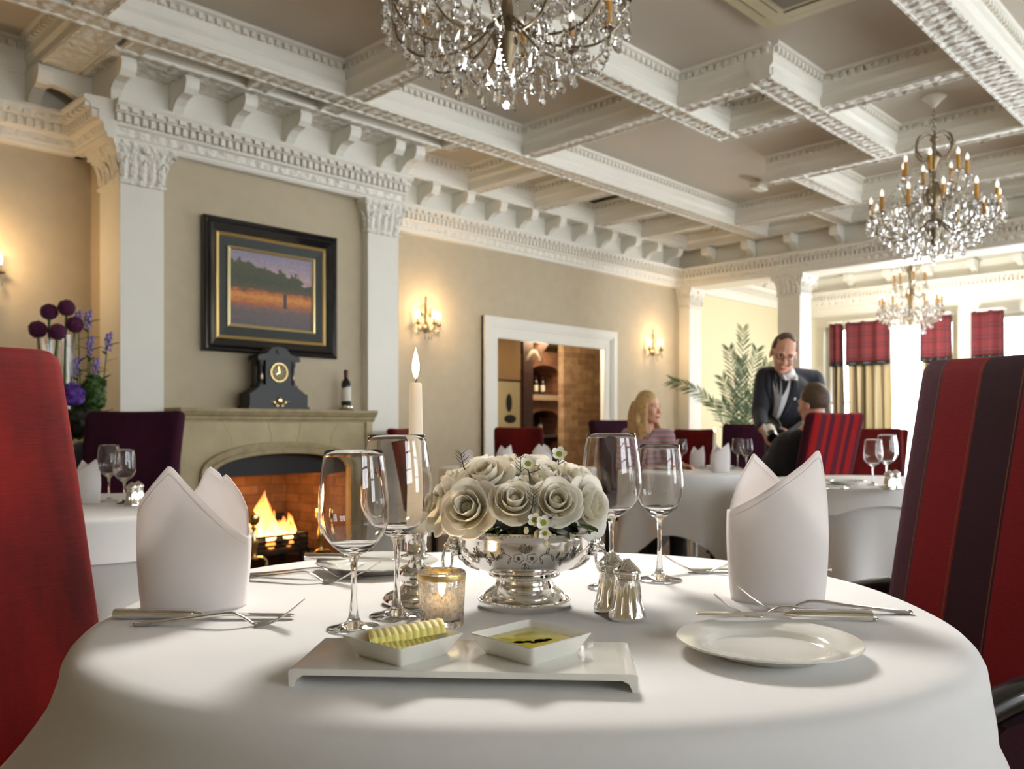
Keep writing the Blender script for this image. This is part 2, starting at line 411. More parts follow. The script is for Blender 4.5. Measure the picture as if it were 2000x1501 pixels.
FW = [(-2.4, -.8, .25, 2.52), (-.4, 1.5, .25, 2.52), (1.75, 3.50, .25, 2.52), (3.79, 5.17, .25, 2.52), (5.22, 5.60, .25, 2.52)]
struct(wall_mb('y', 12.5, 12.8, -3.2, 6.15, 0, CZ, FW).build('wall_far', M['plaster'], smooth=False))
WN = [0]
def window(axis, pos, b0, b1, z0, z1, nm, nz):
    """sash in an opening; axis 'x': the wall runs along x at y=pos"""
    WN[0] += 1
    w = .05; fr = MB()
    def bx(m, c0, c1, q0, q1, t0, t1):
        (m.box(c0, c1, pos+t0, pos+t1, q0, q1) if axis == 'x' else m.box(pos+t0, pos+t1, c0, c1, q0, q1))
    bx(fr, b0, b0+w, z0, z1, -.04, .04); bx(fr, b1-w, b1, z0, z1, -.04, .04)
    bx(fr, b0+w, b1-w, z0, z0+w, -.04, .04); bx(fr, b0+w, b1-w, z1-w, z1, -.04, .04)
    for i in range(1, nm): c = lerp(b0, b1, i/nm); bx(fr, c-.018, c+.018, z0+w, z1-w, -.025, .025)
    for i in range(1, nz): c = lerp(z0, z1, i/nz); bx(fr, b0+w, b1-w, c-.018, c+.018, -.022, .022)
    o = struct(fr.build('window_%d' % WN[0], M['plaster'], smooth=False))
    p = MB(); bx(p, b0+w, b1-w, z0+w, z1-w, -.004, .004); p.build('pane', M['pane'], o, smooth=False)
for b in RW: window('x', -3.08, *b, 2, 3); portal((b[0]+b[1])/2, -3.0, (b[2]+b[3])/2, b[1]-b[0], b[3]-b[2], 0)
for b in BW: window('y', -3.18, *b, 2, 3); portal(-3.1, (b[0]+b[1])/2, (b[2]+b[3])/2, b[1]-b[0], b[3]-b[2], -pi/2)
for b in FW: window('y', 12.68, *b, 1, 2); portal(12.55, (b[0]+b[1])/2, (b[2]+b[3])/2, b[1]-b[0], b[3]-b[2], pi/2)
TN = [0]
def trim(mb, mats, parent=None, **kw):
    TN[0] += 1
    return struct(mb.build('trim_%d' % TN[0], mats, parent, smooth=False, **kw))
# ---- coffered ceiling beams: carved soffit, stepped sides, dentil row under the panel
PC = [M['plaster'], M['carved']]
def beam(axis, a0, a1, c0, c1, dent=(1, 1)):
    h = (c1-c0)/2; c = (c0+c1)/2; mb = MB(); SZ = 3.25+(0 if axis == 'x' else .004)
    side = [(h, SZ), (h+.004, SZ+.012), (h-.008, SZ+.022), (h-.008, SZ+.072), (h+.004, SZ+.084), (h+.014, SZ+.094), (h+.014, SZ+.145),
            (h+.018, SZ+.152), (h+.018, SZ+.188), (h+.05, SZ+.202), (h+.056, CZ+.002)]
    poly = [(c+x, z) for x, z in side]+[(c-x, z) for x, z in reversed(side)]
    mats = [0]*len(poly); mats[-1] = 1
    mb.prism(poly, axis, a0, a1, 0, None, mats)
    for sg, on in ((-1, dent[0]), (1, dent[1])):
        if not on: continue
        n = int((a1-a0)/.056)
        for i in range(n):
            a = a0+.014+i*.056; lo, hi = sorted((c+sg*(h+.018), c+sg*(h+.044)))
            if axis == 'x': mb.box(a, a+.03, lo, hi, SZ+.156, SZ+.189)
            else: mb.box(lo, hi, a, a+.03, SZ+.156, SZ+.189)
    # rope bead along both soffit edges
    for sg in (-1, 1):
        lo, hi = sorted((c+sg*(h-.002), c+sg*(h-.02)))
        if axis == 'x': mb.box(a0, a1, lo, hi, SZ-.008, SZ, 1)
        else: mb.box(lo, hi, a0, a1, SZ-.008, SZ, 1)
    o = struct(mb.build('ceiling_beam', PC, smooth=False)); return o
beam('x', -3.0, 9.25, 4.80, 4.98)                 # long beam before the fireplace
beam('x', 1.95, 4.48, 5.14, 5.50, (1, 0))          # wall beam over the fireplace
beam('x', 4.48, 9.30, 5.90, 6.15, (1, 0))          # wall beam over the doorway wall
beam('x', -3.0, 1.95, 5.98, 6.1, (1, 0))           # wall beam of the alcove
beam('x', -3.0, 5.90, 3.31, 3.47)
beam('x', 5.03, 7.18, 2.60, 2.76)
beam('x', -3.0, 9.25, 1.46, 1.68)
beam('x', 7.16, 8.46, 3.40, 3.55)
beam('x', 8.46, 9.25, 3.82, 3.97)
beam('x', -3.0, 9.25, -.9, -.7); beam('x', -3.0, 9.25, -2.9, -2.7)
beam('y', 4.98, 6.0, 1.72, 1.94); beam('y', 5.3, 6.0, 1.96, 2.10, (0, 0))
for u0, u1 in ((1.99, 2.11), (2.78, 2.93), (4.47, 4.60)): beam('y', 4.98, 5.16, u0, u1)
beam('y', -3.0, 5.16, 3.33, 3.49)
beam('y', 2.60, 4.80, 5.05, 5.19)
beam('y', 1.5, 3.45, 5.76, 5.91)
beam('y', 1.6, 3.74, 7.16, 7.30)
beam('y', -3.0, 4.86, 8.45, 8.60)
beam('y', -3.0, 4.9, 1.60, 1.78); beam('y', -3.0, 4.9, -.6, -.42)
for u in (5.47, 6.38, 7.37, 8.24): beam('y', 4.98, 5.92, u, u+.14)
beam('y', -3.0, 6.15, 9.22, 9.45, (1, 0))          # wall beam over the column screen
# extension
beam('y', -3.0, 6.14, 12.15, 12.5, (1, 0)); beam('y', -3.0, 6.14, 9.65, 9.9, (0, 1)); beam('x', 9.7, 12.2, 5.9, 6.15, (1, 0))
beam('x', 9.7, 12.2, 4.25, 4.42); beam('x', 9.7, 12.2, 2.3, 2.47); beam('x', 9.7, 12.2, .3, .47); beam('y', -3.0, 4.3, 11.55, 11.70); beam('y', 4.3, 6.0, 10.7, 10.85)
# ---- entablature: moulded strip, dentils, frieze with corbels
def corbel_mb():
    mb = MB()
    poly = [(0, -.215), (0, 0), (.25, 0), (.265, -.03), (.262, -.07), (.235, -.1), (.19, -.105), (.14, -.115), (.09, -.145), (.05, -.19), (.02, -.215)]
    mb.prism([(-x, z) for x, z in poly], 'x', -.035, .035)
    mb.prism([(-x*1.02, z-.004) for x, z in [(.14, -.02), (.27, -.002), (.282, -.035), (.272, -.075), (.24, -.108), (.2, -.09)]], 'x', -.045, .045)
    return mb
corbel0 = None
def entablature(axis, ref, sg, a0, a1, corbels=(), over=1.0):
    """ref: wall plane; sg: which way it projects"""
    global corbel0
    mb = MB(); O = lambda o: ref+sg*o
    prof = [(0, 2.80), (.05, 2.80), (.06, 2.815), (.06, 2.83), (.072, 2.84), (.08, 2.885), (.10, 2.895), (.105, 2.905), (.105, 2.955), (.15, 2.958), (.158, 2.985),
            (.175, 2.99), (.19, 3.01), (.19, 3.028), (.035, 3.035), (.035, SZ), (0, SZ)]
    mats = [0]*len(prof); mats[4] = 1
    mb.prism([(O(o), z) for o, z in prof], axis, a0, a1, 0, None, mats)
    def blocks(o0, o1, z0, z1, w, st):
        lo, hi = sorted((O(o0), O(o1)))
        for i in range(int((a1-a0)/st)):
            a = a0+.01+i*st
            if axis == 'x': mb.box(a, a+w, lo, hi, z0, z1)
            else: mb.box(lo, hi, a, a+w, z0, z1)
    blocks(.104, .142, 2.908, 2.953, .03, .052)
    blocks(.156, .183, 2.962, 2.988, .045, .075)
    t = trim(mb, PC)
    rot = 0 if (axis == 'x' and sg < 0) else pi if axis == 'x' else (-pi/2 if sg < 0 else pi/2)
    for a in corbels:
        if corbel0 is None: c = corbel0 = corbel_mb().build('corbel', M['plaster'], t, smooth=False)
        else: c = corbel0.copy(); COL.objects.link(c); c.parent = t
        p = (a, O(.033), SZ-.001) if axis == 'x' else (O(.033), a, SZ-.001)
        c.location = p; c.rotation_euler = (0, 0, rot); c.scale = (1, over, 1)
    return t
entablature('x', 5.51, -1, 2.04, 4.34, [2.06, 2.455, 2.86, 3.28, 3.70, 4.12, 4.32], .95)
entablature('y', 2.06, -1, 5.4, 6.05, [5.75], 1.0)
entablature('x', 6.15, -1, 4.30, 9.41, [4.62, 5.06, 5.49, 5.93, 6.38, 6.82, 7.27, 7.71, 8.16, 8.6, 9.04], .85)
entablature('x', 6.0, -1, -3.0, 2.06, [1.75, 1.3, .85, .4, -.1], 1.0)
entablature('y', 9.41, -1, -2.9, 6.15, [5.62, 5.08, 4.54, 4.0, 3.46, 2.92, 2.38, 1.84, 1.3], .75)
entablature('y', 9.69, 1, -2.9, 6.15, [5.6, 5.0, 4.4, 3.8, 3.2, 2.6, 2.0], .75)
trim(MB().box(9.415, 9.685, -2.9, 6.15, 2.80, CZ), M['plaster'])
entablature('x', 6.15, -1, 9.70, 12.5, [10.1, 10.6, 11.1, 11.6, 12.1], .85)
entablature('y', 12.5, -1, -2.9, 6.15, [5.7, 5.15, 4.6, 4.05, 3.5, 2.95, 2.4, 1.85, 1.3], .85)
# ---- columns with foliate capitals
M['capital'] = carved('carved_capital', PL, (34, 34, 30), .7, .015)
def column(x0, x1, y0, y1, base=True):
    cx, cy, hx, hy = (x0+x1)/2, (y0+y1)/2, (x1-x0)/2, (y1-y0)/2
    mb = MB().box(-hx, hx, -hy, hy, 0, 2.56)
    mb.box(-hx-.02, hx+.02, -hy-.02, hy+.02, 0, .22); mb.box(-hx-.012, hx+.012, -hy-.012, hy+.012, .22, .26)
    o = struct(mb.build('column', M['plaster'], loc=(cx, cy, 0), smooth=False))
    c = MB(); prof = [(0, 2.545), (.012, 2.55), (.016, 2.565), (.004, 2.575), (.004, 2.60), (.012, 2.66), (.03, 2.72), (.055, 2.765), (.062, 2.775), (.062, 2.80), (.05, 2.803)]
    vs = []; n = len(prof)
    for e, z in prof: vs += [(-hx-e, -hy-e, z), (hx+e, -hy-e, z), (hx+e, hy+e, z), (-hx-e, hy+e, z)]
    c.add(vs, [(4*i+j, 4*i+(j+1) % 4, 4*i+4+(j+1) % 4, 4*i+4+j) for i in range(n-1) for j in range(4)]+[(4*n-4, 4*n-3, 4*n-2, 4*n-1), (3, 2, 1, 0)])
    for sx in (-1, 1):
        for sy in (-1, 1):                     # corner volutes
            Mt = Matrix.Translation((sx*(hx+.03), sy*(hy+.03), 2.745)) @ Matrix.Rotation(atan2(sy, sx), 4, 'Z') @ Matrix.Rotation(pi/2, 4, 'X')
            pts = [(.034*(1-t*.75)*cos(7*t), .034*(1-t*.75)*sin(7*t), 0) for t in [i/22 for i in range(23)]]
            c.tube(pts, [.011*(1-.4*i/22) for i in range(23)], 6, 0, Mt)
    for side in range(4):                      # acanthus leaves
        L = hx if side % 2 == 0 else hy; D = hy if side % 2 == 0 else hx
        R = Matrix.Rotation(side*pi/2, 4, 'Z')
        for k in range(5):
            a = -L*.86+L*1.72*k/4; tall = .13 if k % 2 == 0 else .18
            def leaf(u, v, a=a, tall=tall, D=D):
                w = .030*sin(pi*min(1, v*.82+.2)); out = .008+.030*v**2+.012*(1-abs(2*u-1))
                return (a+(u-.5)*2*w, -D-out, 2.585+tall*v-.03*max(0, v-.8))
            c.grid(leaf, 6, 8, 0, R)
        c.sphere((0, 0, 0), (.03, .02, .03), 10, 6, 0, R @ Matrix.Translation((0, -D-.05, 2.765)))
    c.build('capital', M['capital'], o, smooth=True, ang=35)
    return o
column(2.10, 2.374, 5.45, 5.785)
column(3.985, 4.285, 5.45, 5.80)
column(9.41, 9.69, 4.50, 4.775)
column(9.41, 9.69, 5.99, 6.148)
column(9.41, 9.69, .1, .38)
# ---- doorway trim of the bar opening
d = MB()
def casing(mb, x0, x1, ztop, y, w):
    steps = [(0, w, .03), (0.0, w*.36, .055), (w*.36, w*.5, .045), (w*.82, w, .02)]
    for s0, s1, t in steps:
        mb.box(x0+s0, x0+s1, y-t, y, 0, ztop-s0); mb.box(x1-s1, x1-s0, y-t, y, 0, ztop-s0)
        mb.box(x0+s1, x1-s1, y-t, y, ztop-s1, ztop-s0)
casing(d, 5.88, 8.04, 2.135, 6.15, .2)
d.box(6.062, 6.082, 6.125, 6.185, 0, 1.93); d.box(7.828, 7.85, 6.125, 6.185, 0, 1.93); d.box(6.062, 7.85, 6.125, 6.185, 1.925, 1.945)
struct(d.build('door_1', M['plaster'], smooth=False))
for a, b, y, nm in ((4.28, 5.88, 6.15, 'left'), (8.04, 9.41, 6.15, 'far'), (-3.0, 2.1, 6.0, 'alcove'), (9.69, 12.5, 6.15, 'extension')):
    struct(MB().box(a, b, y-.02, y, 0, .18).box(a, b, y-.014, y, .18, .2).build('baseboard_'+nm, M['plaster'], smooth=False))
# ---- bar room behind the doorway
M['brick'] = brickmat('old_brick', srgb(172, 142, 110), srgb(140, 106, 80), srgb(160, 142, 116), 3.8)
M['darkbrick'] = brickmat('dark_brick', srgb(126, 84, 60), srgb(100, 64, 46), srgb(120, 100, 80), 3.4)
M['barwall'] = simple('bar_ochre_plaster', srgb(150, 120, 80), .85, var=.12, vscale=3)
struct(MB().box(5.0, 13.0, 9.5, 9.7, 0, 3.0).build('wall_bar_rear', M['barwall'], smooth=False))
struct(MB().box(4.9, 5.1, 6.4, 9.6, 0, 3.0).build('wall_bar_left', M['barwall'], smooth=False))
struct(MB().box(12.7, 12.9, 6.4, 9.6, 0, 3.0).build('wall_bar_right', M['barwall'], smooth=False))
struct(MB().box(4.9, 12.9, 6.22, 9.7, 2.35, 2.45).build('ceiling_bar', M['cream'], smooth=False))
struct(MB().box(8.12, 9.6, 7.0, 7.09, 0, 2.348).build('wall_brick', M['brick'], smooth=False))
# ================================================================ fireplace wall
fp = thing('fireplace', 'pale limestone fireplace with a low arch and moulded mantel shelf, fire burning inside', 'fireplace', (3.19, 5.53, 0))
fx, fy = 3.19, 5.53
def arch(hw, spring, rise, n=24):
    return [(-hw*cos(pi*i/n), spring+rise*sin(pi*i/n)**.8) for i in range(n+1)]
def upoly(hw, spring, rise, ow, top):
    return [(-ow, 0), (-hw, 0)]+arch(hw, spring, rise)+[(hw, 0), (ow, 0), (ow, top), (-ow, top)]
mb = MB(); mb.prism(upoly(.555, .69, .165, .755, 1.06), 'y', -.17, -.001)
mb.box(-.755, -.70, -.19, -.17, 0, 1.06); mb.box(.70, .755, -.19, -.17, 0, 1.06)
for pts in ([(-.46, 1.06), (-.40, .96), (-.385, .86)], [(-.12, 1.06), (-.10, .97), (-.09, .90)], [(.14, 1.06), (.12, .95), (.1, .9)], [(.46, 1.06), (.40, .96), (.385, .86)], [(-.70, .52), (-.6, .52)], [(.70, .52), (.6, .52)]):
    mb.tube([(x, -.1695, z) for x, z in pts], .0022, 5, 1)
mb.build('surround', [M['stone'], M['stonemould']], fp, smooth=False)
mb = MB()
for k, (o, w, y0) in enumerate([(.0, .03, -.205), (.03, .022, -.19), (.052, .03, -.20)]):
    a = arch(.54+o, .69, .15+o); b = arch(.54+o+w, .69, .15+o+w)
    mb.prism([(-.54-o, 0)]+a+[(.54+o, 0), (.54+o+w, 0)]+b[::-1]+[(-.54-o-w, 0)], 'y', y0, -.165)
mb.build('arch_moulding', M['stonemould'], fp, smooth=False)
mb = MB()
prof = [(0, 1.06), (-.18, 1.06), (-.185, 1.075), (-.20, 1.08), (-.20, 1.095), (-.215, 1.105), (-.23, 1.125), (-.235, 1.13), (-.235, 1.15), (0, 1.15)]
mb.prism(prof, 'x', -.775, .775)
mb.build('mantel_shelf', M['stonemould'], fp, smooth=False)
M['firebrick'] = brickmat('fire_brick', srgb(150, 108, 72), srgb(124, 86, 56), srgb(112, 80, 56), 4.2)
mb = MB(); mb.prism([(-.57, -.16), (-.42, .52), (.42, .52), (.57, -.16), (.57, .0), (.60, .0), (.60, .60), (-.60, .60), (-.60, 0), (-.57, 0)], 'z', .012, .9)
mb.build('firebox', M['firebrick'], fp, smooth=False)
MB().prism([(-.085, .684), (-.06, .684), (-.03, .88), (-.055, .88)], 'x', -.565, .565).build('hood', M['castiron'], fp, smooth=False)
MB().box(-.72, .72, -.42, .52, 0, .012).build('hearth_slab', M['slate'], fp, smooth=False)
gr = thing('fire_grate', 'black iron fire basket full of burning coal inside the stone fireplace', 'fire grate', (3.22, 5.60, .0135))
mb = MB()
for x in (-.2, .2):
    for y in (-.1, .16): mb.tube([(x, y, 0), (x, y, .14)], .014, 6)
mb.box(-.23, .23, -.13, .2, .10, .115); mb.box(-.235, .235, .19, .205, .1, .36)
mb.box(-.235, -.22, -.13, .2, .1, .24); mb.box(.22, .235, -.13, .2, .1, .24)
mb.build('basket', M['castiron'], gr, smooth=False)
b = MB().box(-.235, .235, -.006, .006, -.007, .007)
for i, z in enumerate((.125, .16, .195, .23)):
    if i == 0: bar0 = b.build('bar', M['castiron'], gr, (0, -.135, z), smooth=False)
    else: c = bar0.copy(); COL.objects.link(c); c.location = (0, -.135, z)
random.seed(3)
for i in range(22):
    mb = MB(); mb.sphere((0, 0, 0), (random.uniform(.03, .045), random.uniform(.03, .04), random.uniform(.025, .035)), 7, 5)
    mb.v = [(x*random.uniform(.8, 1.1), y*random.uniform(.8, 1.1), z*random.uniform(.8, 1.1)) for x, y, z in mb.v]
    k = i % 11; mb.build('coal', M['ember'] if i % 4 == 0 else M['coal'], gr, (-.19+.038*k, -.06+.11*(i//11)+random.uniform(-.02, .02), .15+.05*random.random()+(.03 if i > 10 else 0)), smooth=False)
def flame_mb(h, r, lean, seed):
    rnd = random.Random(seed); ph = [rnd.uniform(0, 6) for _ in range(4)]; mb = MB()
    def f(u, v):
        a = 2*pi*u; w = r*(max(0, sin(pi*min(1, .22+.78*v)))**.75)*(1-.25*v)
        w *= 1+.35*sin(2*a+ph[0]+5*v)+.22*sin(3*a+ph[1]-9*v)
        return (lean*v*v+.22*r*sin(6*v+ph[2])*v+w*cos(a), .15*r*sin(5*v+ph[3])+w*.7*sin(a), h*v*(1-.10*cos(a+ph[0])))
    return mb.grid(f, 14, 14, closed_u=True)
for k, (x, h, r, ln) in enumerate([(-.18, .12, .045, .02), (-.13, .20, .05, .03), (-.075, .33, .06, .02), (-.02, .26, .06, -.03), (.03, .19, .055, -.02), (.075, .15, .045, .03), (.125, .12, .04, .0), (.175, .17, .04, -.02), (-.20, .10, .04, .0), (-.05, .20, .07, .04), (.05, .12, .06, .03)]):
    flame_mb(h, r, ln, k).build('flame', M['fire'], gr, (x, -.02+.04*sin(40*x), .195), ang=180, weld=False)
l = bpy.data.lights.new('fire_light', 'POINT'); l.energy = 9; l.color = (1, .5, .18); l.shadow_soft_size = .12
o = bpy.data.objects.new('fire_light', l); COL.objects.link(o); o.location = (3.2, 5.52, .52)
def andiron(loc, lab):
    t = thing('andiron', lab, 'andiron', loc, 0, 'brass andirons')
    MB().lathe([(0, .10), (.03, .10), (.035, .115), (.018, .13), (.014, .16), (.022, .20), (.024, .24), (.014, .28), (.012, .31), (.024, .325), (.012, .335), (.036, .36), (.042, .39), (.034, .42), (0, .435)], 16).build('post', M['brass'], t)
    for s in (-1, 1):
        MB().tube(spline([(0, 0, .115), (s*.05, -.02, .115), (s*.078, -.03, .085), (s*.07, -.035, .04), (s*.085, -.04, .006)]), .010, 8).build('leg', M['brass'], t)
    MB().tube([(0, .0, .115), (0, .16, .11), (0, .17, .005)], .009, 8).build('rear_bar', M['castiron'], t)
andiron((3.475, 5.33, .012), 'brass ball-topped andiron standing to the right of the fire basket')
andiron((2.945, 5.33, .012), 'brass ball-topped andiron standing to the left of the fire basket')
# ---- painting
pa = thing('framed_painting', 'landscape painting of dusk trees and orange field in wide black and gilt frame', 'painting', (3.19, 5.53, 2.0))
def frame_ring(mb, hw, hh, w, y0, y1, m=0):
    mb.box(-hw, hw, y0, y1, hh-w, hh, m); mb.box(-hw, hw, y0, y1, -hh, -hh+w, m)
    mb.box(-hw, -hw+w, y0, y1, -hh+w, hh-w, m); mb.box(hw-w, hw, y0, y1, -hh+w, hh-w, m)
M['framelacquer'] = simple('black_lacquer', srgb(24, 26, 28), .18, Coat_Weight=.5)
mb = MB()
def bev_ring(mb, hw, hh, prof, m=0):
    """mitred moulding: prof = (inset, depth) points"""
    n = len(prof); vs = []
    for sx, sz in ((-1, -1), (1, -1), (1, 1), (-1, 1)):
        for i, y in prof: vs.append((sx*(hw-i), y, sz*(hh-i)))
    fs = []
    for c in range(4):
        for k in range(n): fs.append((c*n+k, ((c+1) % 4)*n+k, ((c+1) % 4)*n+(k+1) % n, c*n+(k+1) % n))
    return mb.add(vs, fs, m)
bev_ring(MB(), .53, .46, [(0, 0), (0, -.05), (.012, -.06), (.03, -.05), (.045, -.06), (.07, -.045), (.095, -.03), (.095, 0)]).build('frame', M['framelacquer'], pa, smooth=False)
bev_ring(MB(), .435, .365, [(0, -.005), (0, -.036), (.01, -.04), (.022, -.032), (.022, -.005)]).build('gilt_border', M['gold'], pa, smooth=False)
bev_ring(MB(), .413, .343, [(0, -.005), (0, -.03), (.065, -.022), (.065, -.005)]).build('mount', simple('dark_green_mount', srgb(44, 48, 40), .6), pa, smooth=False)
bev_ring(MB(), .348, .278, [(0, -.005), (0, -.03), (.01, -.034), (.022, -.024), (.022, -.005)]).build('gilt_slip', simple('pale_gilt', (.85, .72, .40, 1), .35, 1.0), pa, smooth=False)
def painting():
    t = NT('dusk_landscape'); t.set(Roughness=.5)
    sp = t.n('ShaderNodeSeparateXYZ'); v = t.coord('Generated'); t.l(v, sp.inputs[0]); X, Z = sp.outputs['X'], sp.outputs['Z']
    n1 = t.noise(t.coord('Generated', (5, 1, 5)), 1.4, 5, .6); n2 = t.noise(t.coord('Generated', (3, 1, 9)), 3, 5)
    n3 = t.noise(t.coord('Generated', (26, 1, 26)), 1, 4)
    top = t.math('ADD', t.math('ADD', .66, t.math('MULTIPLY', t.math('SUBTRACT', 1.0, X), .24)), t.math('MULTIPLY', t.math('SUBTRACT', n1, .5), .5))
    sky = t.math('GREATER_THAN', Z, top)
    zz = t.math('ADD', Z, t.math('MULTIPLY', t.math('SUBTRACT', n2, .5), .16))
    land = t.ramp(zz, [(0, srgb(92, 84, 84)), (.22, srgb(110, 92, 88)), (.30, srgb(176, 98, 52)), (.40, srgb(222, 146, 60)), (.455, srgb(200, 110, 44)), (.50, srgb(92, 76, 46)), (.6, srgb(66, 70, 48)), (1, srgb(86, 86, 52))])
    skyc = t.ramp(Z, [(.6, srgb(196, 164, 160)), (1, srgb(140, 136, 160))])
    mx = t.n('ShaderNodeMix', data_type='RGBA'); t.l(sky, mx.inputs['Factor']); t.l(land, mx.inputs[6]); t.l(skyc, mx.inputs[7])
    m2 = t.n('ShaderNodeMix', data_type='RGBA', blend_type='MULTIPLY'); m2.inputs['Factor'].default_value = .5
    t.l(mx.outputs[2], m2.inputs[6]); t.l(t.ramp(n3, [(.3, (.5,.5,.5,1)), (.7, (1.3,1.3,1.3,1))]), m2.inputs[7])
    # a dark fence post in the field
    px = t.math('LESS_THAN', t.math('ABSOLUTE', t.math('SUBTRACT', X, .655)), .022); pz = t.math('MULTIPLY', t.math('LESS_THAN', Z, .48), t.math('GREATER_THAN', Z, .27))
    m3 = t.n('ShaderNodeMix', data_type='RGBA'); t.l(t.math('MULTIPLY', px, pz), m3.inputs['Factor']); t.l(m2.outputs[2], m3.inputs[6]); m3.inputs[7].default_value = srgb(60, 56, 58)
    t.l(m3.outputs[2], t.bsdf.inputs['Base Color']); return t.mat
MB().box(-.326, .326, -.02, -.008, -.256, .256).build('canvas', painting(), pa, smooth=False)
# ---- mantel clock
ck = thing('mantel_clock', 'black slate mantel clock with gilt dial under the painting', 'clock', (3.13, 5.385, 1.1505)); ck.scale = (1, .74, 1)
mb = MB(); mb.box(-.225, .225, -.10, .10, 0, .105); mb.box(-.235, .235, -.11, .11, 0, .018)
mb.prism([(-.215, .105), (-.15, .15), (-.15, .165), (.15, .165), (.15, .15), (.215, .105)], 'y', -.09, .09)
mb.build('plinth', M['slate'], ck, smooth=False)
mb = MB(); mb.box(-.10, .10, -.085, .08, .10, .345); mb.box(-.15, -.10, -.03, .07, .16, .345); mb.box(.10, .15, -.03, .07, .16, .345)
mb.box(-.165, .165, -.10, .085, .335, .352); mb.build('case', M['slate'], ck, smooth=False)
mb = MB(); mb.prism([(-.165, .352), (-.16, .37), (-.09, .385), (-.075, .405), (-.05, .425), (0, .435), (.05, .425), (.075, .405), (.09, .385), (.16, .37), (.165, .352)], 'y', -.095, .08)
mb.lathe([(0, -.004), (.02, -.004), (.02, .01), (0, .01)], 16, 0, Matrix.Translation((0, -.097, .40)) @ Matrix.Rotation(pi/2, 4, 'X')); mb.build('pediment', M['slate'], ck, smooth=False)
RX = Matrix.Rotation(pi/2, 4, 'X')
DT = Matrix.Translation((0, -.086, .255)) @ RX
dl = MB().lathe([(0, .006), (.058, .006), (.062, .002), (.062, -.002)], 32, 0, DT).build('dial', simple('dial_face', srgb(150, 138, 102), .6, var=.1, vscale=60), ck)
MB().lathe([(.058, .004), (.060, .012), (.066, .012), (.069, .004), (.069, -.002), (.058, -.002)], 32, 0, DT).build('bezel', M['gold'], ck)
mb = MB()
for k in range(12): mb.box(-.003, .003, .038, .05, .0065, .008, 0, DT @ Matrix.Rotation(k*pi/6, 4, 'Z'))
mb.build('numerals', simple('numeral_black', srgb(30, 26, 22), .5), dl, smooth=False)
for nm, ang, ln in (('hour_hand', 2.2, .026), ('minute_hand', .15, .042)):
    MB().box(-.002, .002, -.006, ln, .009, .0105, 0, DT @ Matrix.Rotation(ang, 4, 'Z')).build(nm, M['brass'], ck, smooth=False)
MB().lathe([(0, .008), (.016, .008), (.018, .006), (.018, .004)], 16, 0, DT).build('dial_centre', M['bronze'], ck)
mb = MB()
mb.sphere((0, -.106, .06), (.018, .01, .026), 10, 6)
for s in (-1, 1):
    mb.tube(spline([(0, -.104, .045), (s*.03, -.106, .03), (s*.055, -.105, .05), (s*.085, -.104, .045)]), [.007]*18+[.003], 6); mb.sphere((s*.045, -.106, .045), (.012, .006, .014), 8, 5); mb.sphere((s*.02, -.106, .022), (.012, .006, .01), 8, 5)
mb.build('gilt_mount', M['brass'], ck)
for s in (-1, 1):
    MB().lathe([(0, .165), (.02, .165), (.02, .18), (.014, .19), (.013, .29), (.02, .30), (.022, .335), (0, .335)], 14, 0, Matrix.Translation((s*.125, -.055, 0))).build('column', M['slate'], ck)
    MB().sphere((s*.125, -.071, .225), (.012, .008, .03), 8, 6).build('column_mount', M['bronze'], ck)
# ---- bottles
def bottle_parts(t, s=1.0, lab=True, glass='bottleglass', cap='foil', n=20):
    pr = [(0, 0), (.034, 0), (.038, .006), (.038, .19), (.034, .215), (.018, .235), (.0145, .25), (.0145, .30), (0, .30)]
    MB().lathe([(r*s, z*s) for r, z in pr], n).build('body', M[glass], t)
    MB().lathe([(0.0152*s, .243*s), (.0155*s, .262*s), (.0165*s, .285*s), (.0165*s, .300*s), (.014*s, .305*s), (0, .305*s)], n).build('capsule', M[cap], t)
    if lab:
        MB().lathe([(.0384*s, .065*s), (.0386*s, .066*s), (.0386*s, .165*s), (.0384*s, .166*s)], n).build('label', M['label'], t)
t = thing('wine_bottle', 'dark wine bottle with pale label standing on the right of the mantel shelf', 'bottle', (3.755, 5.415, 1.1575)); bottle_parts(t, .98)
t = thing('bottle_coaster', 'small silver coaster under the bottle on the mantel shelf', 'coaster', (3.755, 5.415, 1.15))
MB().lathe([(0, 0), (.052, 0), (.055, .004), (.055, .03), (.051, .034), (.049, .03), (.049, .006), (0, .006)], 28).build('dish', M['silver'], t)
MB().lathe([(.055, .028), (.057, .032), (.054, .036), (.050, .033)], 28).build('rim', M['silver'], t)
# ---- crystal drop shapes
def drop_mb(L=.07, w=.016, n=6):
    mb = MB(); mb.lathe([(0, 0), (w*.30, -.10*L), (w*.22, -.2*L), (w*.62, -.5*L), (w, -.74*L), (w*.72, -.9*L), (0, -L)], n, 0, Matrix.Diagonal((1, .55, 1, 1)))
    return mb
def beads(pts, r, every, n=5):
    mb = MB(); P = [Vector(p) for p in pts]; acc = 0; last = P[0]; mb.lathe([(0, -r), (r, 0), (0, r)], n, 0, Matrix.Translation(last))
    for p in P[1:]:
        acc += (p-last).length; last = p
        if acc >= every: acc = 0; mb.lathe([(0, -r), (r, 0), (0, r)], n, 0, Matrix.Translation(p))
    return mb
def swag(a, b, sag, n=22):
    a, b = Vector(a), Vector(b); return [a.lerp(b, i/n)+Vector((0, 0, -sag*4*(i/n)*(1-i/n))) for i in range(n+1)]
